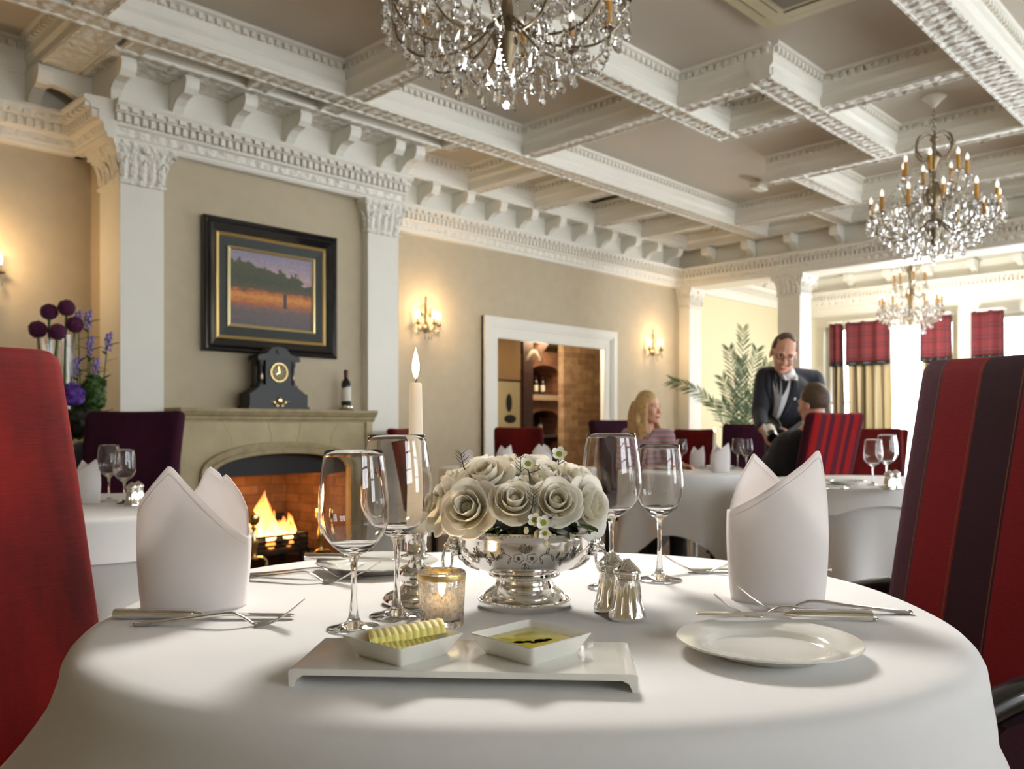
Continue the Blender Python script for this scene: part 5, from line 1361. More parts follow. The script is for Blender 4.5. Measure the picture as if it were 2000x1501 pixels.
# ---- waxflower sprigs
def waxflower(lab, px, py, depth, n, r=.0105, stem=(.02, .05), buds=2, needles=7, seed=0):
    rnd = random.Random(seed+50); d = 1.342+depth; X = (px-1000)/FPX*d; z = zat(py, d)
    t = thing('waxflower_sprig', lab, 'flower', W(X, d, z), CAMROT, 'waxflower sprigs among the roses')
    n = Vector(n).normalized(); Q = n.to_track_quat('Z', 'Y').to_matrix().to_4x4()
    p0 = None
    for k in range(5):
        if p0 is None:
            p0 = MB().grid(lambda u, v: (.3*r+.75*r*v, (u-.5)*.92*r*sqrt(max(.02, 1-((v-.52)/.50)**2)), .12*r+.30*r*v*v+.1*r*abs(u-.5)), 5, 6).build('petal', M['waxflower'], t, ang=80); c = p0
        else: c = p0.copy(); COL.objects.link(c)
        c.matrix_local = Q @ Matrix.Rotation(2*pi*k/5, 4, 'Z')
    MB().lathe([(0, -.55*r), (.30*r, -.35*r), (.46*r, .1*r), (.40*r, .2*r), (.12*r, .16*r), (0, .3*r)], 12, 0, Q).build('centre', M['budgreen'], t)
    base = Vector((-X*0+((.02-X)*.45), .02, (TZ+.13)-z)) if z > TZ+.15 else Vector((0, .05, .0))
    pts = spline([tuple(n*-.5*r), tuple(base*.35+Vector((.004, 0, 0))), tuple(base)], 8)
    st = MB().tube(pts, .0009, 6).build('stem', M['darkleaf'], t)
    mb = MB()
    for k in range(needles):
        p = pts[int((k+1)/(needles+1)*(len(pts)-1)*.8)]; a = rnd.uniform(0, 6.28)
        v = Vector((cos(a), .4*sin(a), rnd.uniform(.2, .9))).normalized()*rnd.uniform(.010, .018)
        mb.tube([p, p+v*.6, p+v], [.0007, .0006, .0002], 5)
    mb.build('needles', M['darkleaf'], t, weld=False)
    b0 = None
    for k in range(buds):
        v = Vector((rnd.uniform(-1.4, 1.4)*r, rnd.uniform(-.3, .6)*r, -rnd.uniform(1.0, 2.2)*r))
        c = MB().sphere(tuple(v), (.42*r, .42*r, .5*r), 9, 6).sphere((v.x, v.y, v.z+.35*r), (.3*r, .3*r, .3*r), 8, 5).build('bud', M['rose'], t)
waxflower('open waxflower standing highest above the roses, at the right', 1092, 887, -.02, (.05, -.8, .45), .0115, seed=1)
waxflower('waxflower at the top centre of the roses, below the highest one', 1031, 906, -.05, (.1, -.75, .55), .0115, seed=2)
waxflower('waxflower at the upper left of the roses, facing up', 951, 905, -.03, (-.1, -.4, .9), .0095, seed=3)
waxflower('waxflower buds at the far upper left of the roses', 925, 921, -.04, (-.4, -.5, .7), .0085, buds=4, seed=4)
waxflower('left of the two waxflowers hanging over the front rim of the bowl', 1044, 1015, -.128, (-.1, -.95, .2), .0095, seed=5)
waxflower('right of the two waxflowers hanging over the front rim of the bowl', 1061, 1020, -.130, (.1, -.95, .15), .0105, seed=6)
waxflower('waxflower drooping lowest over the front rim of the bowl', 1064, 1040, -.132, (.05, -.8, -.4), .0090, buds=1, seed=7)
waxflower('closed waxflower cluster in the middle of the dome of roses', 1016, 940, -.085, (0, -.7, .7), .0095, buds=5, seed=8)
waxflower('waxflower buds between the top roses at the right', 1064, 918, -.04, (.2, -.5, .8), .0085, buds=4, seed=9)
def sprig(lab, px, py, depth, L, lean, seed):
    rnd = random.Random(seed); d = 1.342+depth; X = (px-1000)/FPX*d; z = zat(py, d)
    t = thing('needle_sprig', lab, 'sprig', W(X, d, z), CAMROT, 'green needle sprigs among the roses')
    pts = spline([(0, 0, 0), (-lean*.3, 0, -L*.5), (-lean, .0, -L)], 8); MB().tube(pts, [.0006+.0007*i/16 for i in range(17)], 6).build('stem', M['darkleaf'], t)
    n0 = None
    for k in range(10):
        p = pts[min(16, int(k*1.1))]; sg = 1 if k % 2 else -1; ln = rnd.uniform(.006, .014)
        MB().tube([p, p+Vector((sg*ln*.6, rnd.uniform(-.3, .3)*ln, ln*.5)), p+Vector((sg*ln*.85, rnd.uniform(-.3, .3)*ln, ln*.9))], [.0006, .0005, .0002], 5).build('needle', M['darkleaf'], t)
sprig('needle sprig rising at the far upper left of the roses', 900, 885, -.02, .045, -.018, 1)
sprig('needle sprig rising at the top centre of the roses', 1017, 893, -.04, .04, .002, 2)
sprig('needle sprig standing in the front middle between two roses', 1043, 958, -.122, .042, .008, 3)
# ================================================================ curtains
def curtain(lab, y0, y1, x=12.36, top=2.54, vz=1.96):
    t = thing('curtain', lab, 'curtain', (x, (y0+y1)/2, 0), 0, 'tartan-topped window curtains'); w = (y1-y0)/2
    nf = max(2, int((y1-y0)/.11))
    def drape(u, v):
        return (.045*sin(u*2*pi*nf+.6*sin(5*v))+.02*sin(u*9+v*3), -w+2*w*u, .03+(top-.05)*v)
    o = MB().grid(drape, 14*nf, 10).build('drape', M['drape'], t, ang=80)
    m = o.modifiers.new('thickness', 'SOLIDIFY'); m.thickness = .006
    nv = max(2, int((y1-y0)/.16))
    def val(u, v): return (-.10+.025*sin(u*2*pi*nv), -w-.01+(2*w+.02)*u, vz+(top-vz)*v)
    o = MB().grid(val, 14*nv, 6).build('valance', M['tartan'], t, ang=80); m = o.modifiers.new('thickness', 'SOLIDIFY'); m.thickness = .006
    def fr(u, v): return (-.104+.025*sin(u*2*pi*nv), -w-.01+(2*w+.02)*u, vz-.055+.06*v)
    o = MB().grid(fr, 14*nv, 2).build('fringe', M['slate'], t, ang=80); m = o.modifiers.new('thickness', 'SOLIDIFY'); m.thickness = .014
    MB().box(-.12, .03, -w-.02, w+.02, top-.01, top+.02).build('pelmet_board', M['plaster'], t, smooth=False)
def drapemat():
    t = NT('beige_curtain'); t.set(Roughness=.85); sp = t.n('ShaderNodeSeparateXYZ'); t.l(t.n('ShaderNodeNewGeometry').outputs['Position'], sp.inputs[0])
    fr = t.math('FRACT', t.math('DIVIDE', sp.outputs['Y'], .30))
    t.l(t.ramp(fr, [(0, srgb(186, 168, 128)), (.45, srgb(116, 100, 76)), (.62, srgb(196, 180, 142)), (.85, srgb(132, 116, 90))], True), t.bsdf.inputs['Base Color']); return t.mat
M['drape'] = drapemat()
def tartan():
    t = NT('red_tartan'); t.set(Roughness=.85); sp = t.n('ShaderNodeSeparateXYZ'); t.l(t.n('ShaderNodeNewGeometry').outputs['Position'], sp.inputs[0])
    a = t.math('FRACT', t.math('DIVIDE', sp.outputs['Y'], .16)); b = t.math('FRACT', t.math('DIVIDE', sp.outputs['Z'], .16))
    r = [(0, srgb(116, 40, 44)), (.5, srgb(52, 30, 36)), (.62, srgb(116, 40, 44)), (.8, srgb(46, 42, 46)), (.9, srgb(116, 40, 44))]
    mx = t.n('ShaderNodeMix', data_type='RGBA'); mx.inputs['Factor'].default_value = .5; t.l(t.ramp(a, r, True), mx.inputs[6]); t.l(t.ramp(b, r, True), mx.inputs[7])
    t.l(mx.outputs[2], t.bsdf.inputs['Base Color']); return t.mat
M['tartan'] = tartan()
curtain('narrow curtain at the left end of the far windows, behind the waiter\'s column', 5.24, 5.40)
curtain('widest curtain with tartan valance and striped beige drape, left of the far chandelier', 4.56, 5.16)
curtain('curtain with tartan valance just right of the far chandelier, above the striped armchair', 3.76, 4.13)
curtain('curtain with tartan valance farthest right, left of the right-hand window', 3.13, 3.49)
# ================================================================ palm
def frond_mb(path, L, wid, n=30, m=0):
    mb = MB(); P = spline(path, 10); N = len(P); mb.tube(P, [.007*(1-.8*i/(N-1)) for i in range(N)], 6)
    for k in range(n):
        f = .22+.78*k/(n-1); i = min(N-2, int(f*(N-1))); p = P[i]; t = (P[i+1]-P[i]).normalized()
        side = t.cross(Vector((.3, -1, .25))).normalized()
        if side.length < .1: side = Vector((1, 0, 0))
        ln = L*(sin(pi*min(1, (f-.15)*.95))**.6*.9+.1)
        for sg in (-1, 1):
            d = (side*sg*random.uniform(.55, .8)+t*random.uniform(.9, 1.15)+Vector((0, random.uniform(-.25, .25), -.10))).normalized(); nn = d.cross(t).normalized(); up = d.cross(nn).normalized()
            mb.grid(lambda u, v: p+d*ln*v+up*(u-.5)*2*wid*sin(pi*min(1, v*.9+.1))+Vector((0, 0, -.18*ln*v*v)), 2, 5)
    return mb
PB = W(2.52, 9.35, 0)
pm = thing('potted_palm', 'tall green palm in a pot before the cream wall, left of the waiter', 'plant', PB, CAMROT)
MB().lathe([(0, 0), (.16, 0), (.19, .05), (.22, .34), (.235, .36), (.235, .40), (.215, .40), (.2, .35), (0, .35)], 28).build('pot', M['slate'], pm)
MB().lathe([(0, .352), (.2, .352)], 20).build('soil', M['coal'], pm)
for k, (tx, tz, ty, bend) in enumerate([(.02, 1.84, .0, .0), (-.12, 1.62, .05, -.05), (.16, 1.60, -.05, .05), (-.18, 1.28, .0, -.1), (.22, 1.25, .05, .1), (.05, 1.5, .2, 0), (.30, 1.45, .1, .12), (-.05, 1.45, -.15, 0), (.36, 1.0, 0, .2), (-.2, 1.0, -.1, -.12)]):
    z0 = .36
    tx *= .72; bend *= .7; tz *= .95
    path = [(0, 0, z0), (tx*.25, ty*.3, z0+tz*.35), (tx*.6+bend*.3, ty*.7, z0+tz*.72), (tx+bend*1.2, ty, z0+tz)]
    frond_mb(path, .17, .0075, 40).build('frond', M['palm'], pm, ang=80, weld=False)
def fpt(px, py): d = 9.2; return ((px-1000)/FPX*d-2.52, d-9.35, zat(py, d))
frond_mb([(-.02, 0, .36), (-.10, -.05, .75), fpt(1405, 812), fpt(1385, 782), fpt(1352, 757), fpt(1312, 742)], .16, .007, 34).build('frond', M['palm'], pm, ang=80, weld=False)
# ================================================================ flowers on the console at the left
CB = atd(150, 4.62, 0)
co = thing('console_table', 'black console table with flowers behind the red chair', 'console', (CB.x, CB.y, 0), CAMROT)
MB().box(-.45, .02, -.12, .12, .90, .94).build('top', M['blackwood'], co, smooth=False)
MB().box(-.455, .025, -.125, .125, .935, .948).build('edge_strip', M['steel'], co, smooth=False)
MB().box(-.43, .0, -.10, .10, .08, .90).build('body', M['blackwood'], co, smooth=False)
l0 = None
for x in (-.41, -.02):
    for y in (-.08, .08):
        if l0 is None: l0 = MB().box(-.02, .02, -.02, .02, 0, .08).build('foot', M['blackwood'], co, (x, y, 0), smooth=False)
        else: c = l0.copy(); COL.objects.link(c); c.location = (x, y, 0)
def vase(lab, px, d, top, r):
    X = (px-1000)/FPX*d; z1 = zat(top, d); H = z1-.948
    t = thing('glass_vase', lab, 'vase', W(X, d, .948), CAMROT, 'tall clear cylinder vases')
    MB().lathe([(0, 0), (r, 0), (r, H), (r-.003, H), (r-.003, .02), (0, .02)], 32).build('cylinder', M['glass'], t, keep=True)
vase('tall clear glass vase at the left, under the alliums', 92, 4.62, 660, .050)
vase('tall clear glass vase at the right, beside the lavender flowers', 129, 4.66, 654, .040)
def allium(lab, px, py, d, r, bx):
    X = (px-1000)/FPX*d; z = zat(py, d); t = thing('allium', lab, 'flower', W(X, d, z), CAMROT, 'purple allium heads')
    rnd = random.Random(px); mb = MB(); N = 260
    mb.sphere((0, 0, 0), r*.80, 16, 10)
    for i in range(N):
        zz = 1-2*(i+.5)/N; a = i*2.39996; q = sqrt(1-zz*zz); v = Vector((q*cos(a), q*sin(a), zz))
        Q = v.to_track_quat('Z', 'Y').to_matrix().to_4x4()
        mb.lathe([(0, 0), (r*.10, r*.08), (0, r*.16)], 5, 0, Q @ Matrix.Translation((0, 0, r*rnd.uniform(.74, .86))))
    mb.build('flower_head', M['plum'], t, weld=False)
    X1 = (bx-1000)/FPX*d
    MB().tube(spline([(0, 0, -r*.7), ((X1-X)*.5, 0, (1.02-z)*.4), (X1-X, 0, 1.02-z)]), .007, 6).build('stem', M['leaf'], t)
allium('purple allium head at the far left of the vases, low', 74, 643, 4.60, .050, 86)
allium('purple allium head at the upper left of the vases', 96, 609, 4.66, .048, 96)
allium('purple allium head highest of the five', 130, 601, 4.66, .048, 124)
allium('purple allium head in the lower middle of the vases', 112, 648, 4.56, .047, 100)
allium('purple allium head at the right of the vases', 146, 634, 4.68, .048, 132)
def puff(name, lab, px, py, d, r, mat, mat2=None, seed=1, cat='flower', n=160):
    X = (px-1000)/FPX*d; z = zat(py, d); rnd = random.Random(seed)
    t = thing(name, lab, cat, W(X, d, z), CAMROT); mb = MB(); mb.sphere((0, 0, 0), tuple(q*.8 for q in r), 14, 9)
    for i in range(n):
        zz = 1-2*(i+.5)/n; a = i*2.39996; q = sqrt(1-zz*zz); v = Vector((q*cos(a)*r[0], q*sin(a)*r[1], zz*r[2]))*rnd.uniform(.8, 1.05)
        Q = Matrix.Translation(v) @ Vector((rnd.gauss(v.x/r[0], .3), rnd.gauss(v.y/r[1], .3), rnd.gauss(v.z/r[2], .3))).to_track_quat('Z', 'Y').to_matrix().to_4x4()
        s = r[0]*.22
        mb.grid(lambda u, w: ((u-.5)*2*s, (w-.5)*2*s, -.3*s*((u-.5)**2+(w-.5)**2)*4), 2, 2, 0, Q)
    mb.build('bloom', mat, t, weld=False)
    MB().tube([(0, 0, -r[2]*.6), (0, 0, .955-z)], .008, 6).build('stem', M['leaf'], t)
puff('hydrangea', 'deep violet hydrangea head below the glass vases', 141, 770, 4.50, (.066, .06, .062), M['violet'], seed=2)
puff('foliage_bunch', 'dark foliage bunch behind the aubergine chair, under the hydrangea', 155, 825, 4.52, (.10, .07, .085), M['darkleaf'], seed=3, cat='foliage')
puff('foliage_bunch', 'green foliage bunch under the lavender flowers, beside the column', 182, 770, 4.70, (.07, .06, .115), M['leaf'], seed=4, cat='foliage')
def lav(lab, px, py, bx, seed, d=4.72):
    X = (px-1000)/FPX*d; z = zat(py, d); X1 = (bx-1000)/FPX*d; rnd = random.Random(seed)
    t = thing('lavender_stem', lab, 'flower', W(X, d, z), CAMROT, 'lavender coloured flower stems')
    P = spline([(0, 0, .03), ((X1-X)*.25, 0, -.12), (X1-X, 0, .96-z)], 8)
    MB().tube(P, [.0025+.002*i/16 for i in range(17)], 5).build('stem', M['leaf'], t)
    mb = MB()
    for i in range(13):
        a = i*2.4; s = .011*(1-.03*i); p = Vector((.014*cos(a), .014*sin(a), .035-.008*i))
        mb.sphere(tuple(p), (s, s, s*1.3), 6, 4)
    mb.build('flower_spike', M['lavender'], t, weld=False)
    mb = MB()
    for i in range(10):
        p = P[5+int(i*1.1)]; a = i*2.4; leafblade(mb, p, (cos(a), sin(a), .5), .07, .009)
    mb.build('leaves', M['leaf'], t, weld=False)
for lab, px, py, bx, s in [('lavender stem just right of the allium heads', 152, 622, 160, 1), ('tallest lavender stem before the warm wall strip', 172, 622, 172, 2), ('lavender stem in the middle of the bunch', 176, 672, 176, 3), ('lavender stem leaning right in front of the white column', 212, 664, 190, 4), ('lowest lavender stem at the right of the bunch', 187, 714, 182, 5), ('small lavender stem beside the right vase', 150, 712, 160, 6)]: lav(lab, px, py, bx, s)
X_, d_ = (222-1000)/FPX*4.92, 4.86
rc = thing('round_back_chair', 'dark chair with a rounded back, its top just showing behind the aubergine chair', 'chair', W(X_, d_+.18, 0), CAMROT+pi)
mb = MB(); mb.prism([(-.12, .5)]+[(-.125*cos(pi*i/14), .90+.21*sin(pi*i/14)) for i in range(15)]+[(.12, .5)], 'y', .16, .20); mb.build('backrest', M['darkwood'], rc, ang=30)
MB().rbox(.15, .16, .03, .02, (0, .02, .45), 8).build('seat', M['darkredvelvet'], rc)
l0 = None
for x in (-.12, .12):
    for y in (-.11, .16):
        if l0 is None: l0 = MB().box(-.016, .016, -.016, .016, 0, .45).build('leg', M['darkwood'], rc, (x, y, 0), smooth=False)
        else: c = l0.copy(); COL.objects.link(c); c.location = (x, y, 0)
# ================================================================ people
def blob(mb, a, b, ra, rb, n=12):
    a, b = Vector(a), Vector(b); k = max(2, int((b-a).length/(min(ra, rb)*.5))+1)
    P = [a.lerp(b, i/k) for i in range(k+1)]
    mb.tube(P, [ra+(rb-ra)*i/k for i in range(k+1)], n); mb.sphere(tuple(a), ra, n, 8); mb.sphere(tuple(b), rb, n, 8)
def ell(mb, M_, c, r): mb.sphere((0, 0, 0), 1, 14, 10, 0, M_ @ Matrix.Translation(c) @ Matrix.Diagonal((r[0], r[1], r[2], 1)))
def remesh(mb, name, mat, parent, voxel, smooth=4, fac=.5):
    o = mb.build(name, mat, parent, ang=180, weld=False)
    r = o.modifiers.new('skin_over', 'REMESH'); r.mode = 'VOXEL'; r.voxel_size = voxel; r.use_smooth_shade = True
    s = o.modifiers.new('soften', 'SMOOTH'); s.iterations = smooth; s.factor = fac
    return o
def headM(c, yaw, pitch=0.0, roll=0.0, s=1.0):
    """face looks along local -Y; yaw turns it to the viewer's right"""
    return Matrix.Translation(c) @ Matrix.Rotation(yaw, 4, 'Z') @ Matrix.Rotation(roll, 4, 'Y') @ Matrix.Rotation(pitch, 4, 'X') @ Matrix.Scale(s, 4)
def head(mb, H, woman=False):
    ell(mb, H, (0, .012, .028), (.074, .094, .092)); ell(mb, H, (0, -.02, -.012), (.066, .070, .085))
    ell(mb, H, (0, -.03, -.062), (.052, .056, .058)); ell(mb, H, (0, -.066, -.100), (.026, .024, .020)); ell(mb, H, (0, -.045, -.09), (.042, .042, .03))
    for s in (-1, 1):
        ell(mb, H, (s*.033, -.068, -.038), (.026, .022, .026)); ell(mb, H, (s*.030, -.078, .016), (.026, .012, .010))
        ell(mb, H, (s*.076, .014, -.018), (.009, .020, .032)); ell(mb, H, (s*.010, -.098, -.040), (.008, .010, .008))
    for t in (0, .25, .5, .75, 1): ell(mb, H, (0, -.084-.024*t, .004-.042*t), (.0075+.004*t, .010, .010))
    ell(mb, H, (0, -.084, -.070), (.022, .012, .007)); ell(mb, H, (0, -.082, -.079), (.019, .012, .007))
def face_parts(H, parent, lipmat=None, glasses=False, brow='brownhair'):
    for s in (-1, 1):
        MB().sphere((0, 0, 0), 1, 12, 8, 0, H @ Matrix.Translation((s*.031, -.0765, .001)) @ Matrix.Diagonal((.013, .009, .0075, 1))).build('eye', M['eyewhite'], parent)
        MB().sphere((0, 0, 0), 1, 10, 8, 0, H @ Matrix.Translation((s*.031, -.084, .001)) @ Matrix.Diagonal((.006, .003, .006, 1))).build('iris', M['iris'], parent)
        MB().tube([H @ Vector((s*x, y, z)) for x, y, z in ((.014, -.092, .017), (.030, -.0905, .022), (.046, -.080, .016))], [.003, .004, .002], 6).build('eyebrow', M[brow], parent)
    MB().tube([H @ Vector(p) for p in ((-.024, -.088, -.072), (-.010, -.0955, -.073), (0, -.0965, -.0745), (.010, -.0955, -.073), (.024, -.088, -.072))], [.002, .005, .0055, .005, .002], 8).build('lips', M['lip'], parent)
    if glasses:
        mb = MB()
        for s in (-1, 1):
            mb.tube([H @ Vector((s*.033+.022*cos(a), -.101+.006*abs(cos(a)), .000+.015*sin(a))) for a in [2*pi*i/18 for i in range(19)]], .0020, 6)
            mb.tube([H @ Vector(p) for p in ((s*.055, -.094, .004), (s*.076, -.05, .006), (s*.080, .012, .002))], .0018, 6)
        mb.tube([H @ Vector(p) for p in ((-.011, -.102, .003), (0, -.106, .006), (.011, -.102, .003))], .0018, 6)
        g = mb.build('spectacles', M['spectacle'], parent, weld=False)
        for s in (-1, 1):
            MB().lathe([(0, 0), (.0205, 0)], 18, 0, H @ Matrix.Translation((s*.033, -.0995, 0)) @ RX @ Matrix.Diagonal((1, .72, 1, 1))).build('lens', M['pane'], g)
def hair_cap(H, parent, mat, keep, grow=1.05, th=.012):
    mb = MB(); n, k = 40, 26; vs = []; fs = []
    for i in range(k+1):
        for j in range(n):
            a = 2*pi*j/n; q = pi*i/k; v = Vector((sin(q)*cos(a), sin(q)*sin(a), cos(q)))
            vs.append(H @ Vector((v.x*.075*grow, .012+v.y*.096*grow, .026+v.z*.094*grow)))
    for i in range(k):
        for j in range(n):
            q = pi*(i+.5)/k; a = 2*pi*(j+.5)/n
            if keep(sin(q)*cos(a), sin(q)*sin(a), cos(q)): fs.append((i*n+j, i*n+(j+1) % n, (i+1)*n+(j+1) % n, (i+1)*n+j))
    o = mb.add(vs, fs).build('hair', mat, parent, ang=180)
    m = o.modifiers.new('thickness', 'SOLIDIFY'); m.thickness = th; m.offset = -.3
    s = o.modifiers.new('soften', 'SMOOTH'); s.iterations = 3
    return o
def hand(mb, wrist, aim, palmn, curl=.8, s=1.0, thumb=1):
    """palm and five fingers from the wrist, pointing along aim; palmn: the way the palm faces"""
    aim = Vector(aim).normalized(); pn = Vector(palmn); pn = (pn-aim*pn.dot(aim)).normalized(); sd = aim.cross(pn)*thumb; w = Vector(wrist)
    for k in range(4):
        o = (k-1.5)*.019*s; blob(mb, w+sd*o*.7+aim*.012*s, w+sd*o+aim*.085*s, .0125*s, .0105*s, 8)
    for k, L in enumerate((.062, .076, .082, .074)):
        o = (k-1.5)*.020*s; p = w+sd*o+aim*.088*s; a = 0.0
        for j, f in enumerate((.45, .32, .23)):
            a += curl*(.5 if j == 0 else .8); d = aim*cos(a)+pn*sin(a); q = p+d*L*f*s; blob(mb, p, q, .0090*s*(1-.08*j), .0086*s*(1-.1*j), 7); p = q
    p = w+sd*.030*s+aim*.028*s
    for j, (f, an) in enumerate(((.034, .2), (.030, .5), (.024, .7))):
        d = (aim*.75+sd*(.75-.4*j)+pn*(.25+an)).normalized(); q = p+d*f*s; blob(mb, p, q, .0115*s*(1-.1*j), .0105*s*(1-.1*j), 8); p = q
# ---- the waiter
wx, wdp = (1542-1000)/FPX*6.17, 6.17
wt = thing('person', 'man in dark suit, glasses and grey tie standing and showing a wine bottle', 'person', W(wx, wdp, 0), CAMROT)
def L_(px, py, d, o=(wx, wdp)): return Vector(((px-1000)/FPX*d-o[0], d-o[1], zat(py, d)))
def V_(px, py, d): return L_(px, py, d+.45, (wx, wdp))
hd = V_(1531, 689, 5.42); H = headM(hd, -.12, .40, .16, 1.085)
body = MB(); head(body, H)
nk = V_(1537, 731, 5.56); blob(body, H @ Vector((0, .035, -.05)), nk, .050, .054)
pel = Vector((.04, .10, .94)); chest = nk+Vector((.01, .06, -.155))
blob(body, nk, chest, .06, .12); blob(body, chest, pel, .12, .12)
shL, shR = V_(1494, 735, 5.62), V_(1590, 740, 5.66)
elL, elR = V_(1483, 806, 5.50), V_(1606, 812, 5.52)
wrL, wrR = V_(1489, 838, 5.30), V_(1541, 852, 5.28)
for a, b, c in ((shL, elL, wrL), (shR, elR, wrR)): blob(body, a, b, .05, .042); blob(body, b, c, .040, .028)
for s in (-1, 1):
    blob(body, pel+Vector((s*.09, 0, -.02)), (pel.x+s*.10, pel.y, .50), .085, .055); blob(body, (pel.x+s*.10, pel.y, .50), (pel.x+s*.10, pel.y+.01, .10), .052, .04)
bb0, bb1 = V_(1496, 822, 5.42), V_(1510, 856, 5.15)      # bottle neck and base
hand(body, wrL+Vector((.002, 0, -.005)), (V_(1502, 868, 5.22)-wrL), (.75, .1, .5), .75, 1.0, 1)
hand(body, wrR+Vector((0, 0, 0)), (V_(1520, 862, 5.2)-wrR), (-.6, .2, .65), .8, 1.0, -1)
remesh(body, 'body', M['skin'], wt, .0062, 3)
face_parts(H, wt, glasses=True)
hair_cap(H, wt, M['brownhair'], lambda x, y, z: (z > .10 and y > -.62+.0*x and z > .62-.0*y and y > -.50) or (y > -.05 and z > -.38) or (abs(x) > .80 and y > -.42 and z > .0), 1.045)
jk = MB()
blob(jk, nk+Vector((.0, .05, -.022)), chest, .078, .150); blob(jk, chest, pel+Vector((0, 0, -.06)), .152, .150)
blob(jk, shL+Vector((.05, .0, .0)), shR+Vector((-.05, .0, .0)), .078, .078)
ell(jk, Matrix.Identity(4), chest+Vector((0, -.02, -.02)), (.19, .135, .19)); ell(jk, Matrix.Identity(4), pel+Vector((0, 0, .05)), (.185, .145, .24)); ell(jk, Matrix.Identity(4), pel+Vector((0, 0, -.10)), (.19, .15, .16))
for a, b, c in ((shL, elL, wrL), (shR, elR, wrR)): blob(jk, a, b, .070, .058); blob(jk, b, b.lerp(c, .88), .057, .044)
jack = remesh(jk, 'jacket', M['suit'], wt, .011, 6)
tr = MB()
for s in (-1, 1):
    blob(tr, pel+Vector((s*.085, 0, -.02)), (pel.x+s*.10, pel.y, .50), .105, .080); blob(tr, (pel.x+s*.10, pel.y, .50), (pel.x+s*.10, pel.y+.02, .06), .078, .070)
remesh(tr, 'trousers', M['suit'], wt, .014, 4)
for s in (-1, 1):
    mb = MB(); ell(mb, Matrix.Identity(4), Vector((pel.x+s*.10, pel.y-.05, .045)), (.05, .135, .045)); mb.v = [(x, y, max(0.001, z)) for x, y, z in mb.v]; mb.build('shoe', M['blackwood'], wt)
def onto(name, mat, poly, parent, target, off, n=22, thick=.004):
    """a cloth patch laid on another garment: outline in picture points, laid down from the front"""
    P = [Vector(p) for p in poly]; mb = MB(); k = len(P)//2
    lft, rgt = P[:k], P[k:][::-1]
    A, B = spline(lft, 4), spline(rgt, 4); N = min(len(A), len(B))
    mb.grid(lambda u, v: A[min(N-1, int(round(v*(N-1))))].lerp(B[min(N-1, int(round(v*(N-1))))], u), 8, N-1)
    o = mb.build(name, mat, parent, ang=180, weld=False)
    m = o.modifiers.new('laid_on', 'SHRINKWRAP'); m.target = target; m.wrap_method = 'PROJECT'; m.use_project_y = True; m.use_negative_direction = True; m.use_positive_direction = True; m.offset = off; m.wrap_mode = 'ABOVE_SURFACE'
    s = o.modifiers.new('thickness', 'SOLIDIFY'); s.thickness = thick; s.offset = 0
    return o
Dn = 5.40
sh = onto('shirt', M['shirt'], [V_(x, y, Dn) for x, y in ((1521, 722), (1521, 745), (1519, 775), (1520, 805), (1523, 838), (1558, 718), (1553, 740), (1545, 775), (1534, 810), (1526, 838))], wt, jack, .006)
onto('tie', M['tie'], [V_(x, y, Dn) for x, y in ((1527, 727), (1527, 745), (1523, 775), (1521, 805), (1523, 833), (1537, 727), (1536, 745), (1534, 775), (1529, 805), (1525, 833))], wt, jack, .012)
onto('lapel', M['suit'], [V_(x, y, Dn) for x, y in ((1513, 726), (1506, 752), (1512, 785), (1518, 815), (1522, 842), (1521, 722), (1521, 752), (1519, 780), (1521, 815), (1524, 842))], wt, jack, .010)
onto('lapel', M['suit'], [V_(x, y, Dn) for x, y in ((1559, 718), (1553, 748), (1545, 778), (1535, 812), (1526, 842), (1566, 722), (1566, 756), (1553, 785), (1538, 815), (1528, 842))], wt, jack, .010)
onto('pocket_square', M['shirt'], [V_(x, y, Dn) for x, y in ((1542, 779), (1542, 780), (1542, 783), (1560, 775), (1560, 777), (1560, 780))], wt, jack, .008)
cl = MB(); cn = nk+Vector((0, -.012, -.008)); hn = H @ Vector((0, .035, -.05))
cl.tube([nk+Vector((0, .0, -.012)), nk.lerp(hn, .12), nk.lerp(hn, .32)], [.062, .057, .0545], 24, cap=False)
for s in (-1, 1): cl.tube([cn+Vector((s*.045, -.045, .0)), cn+Vector((s*.036, -.085, -.035)), cn+Vector((s*.010, -.095, -.030))], [.010, .009, .004], 8, flat=.5)
cl.build('collar', M['shirt'], wt)
for a, b in ((elL, wrL), (elR, wrR)): MB().tube([a.lerp(b, .86), a.lerp(b, .95)], .036, 14).build('shirt_cuff', M['shirt'], wt)
ax = (bb0-bb1).normalized(); Q = ax.to_track_quat('Z', 'Y')
wb = thing('wine_bottle', 'wine bottle with white label held tilted in the standing man\'s hands', 'bottle', wt.matrix_world @ Vector((0, 0, 0)), 0)
bpw = W(bb1.x+wx, bb1.y+wdp, bb1.z); wb.location = bpw
wb.rotation_euler = (Matrix.Rotation(CAMROT, 3, 'Z') @ Q.to_matrix()).to_euler(); bottle_parts(wb, .98)
nap = thing('service_napkin', 'small white service cloth folded beside the held bottle', 'napkin', W((1495-1000)/FPX*5.65, 5.65, zat(842, 5.65)), CAMROT)
MB().rbox(.008, .012, .05, .005, (0, 0, 0), 6, 0, Matrix.Rotation(-.22, 4, 'Y')).build('cloth', M['napkin'], nap)
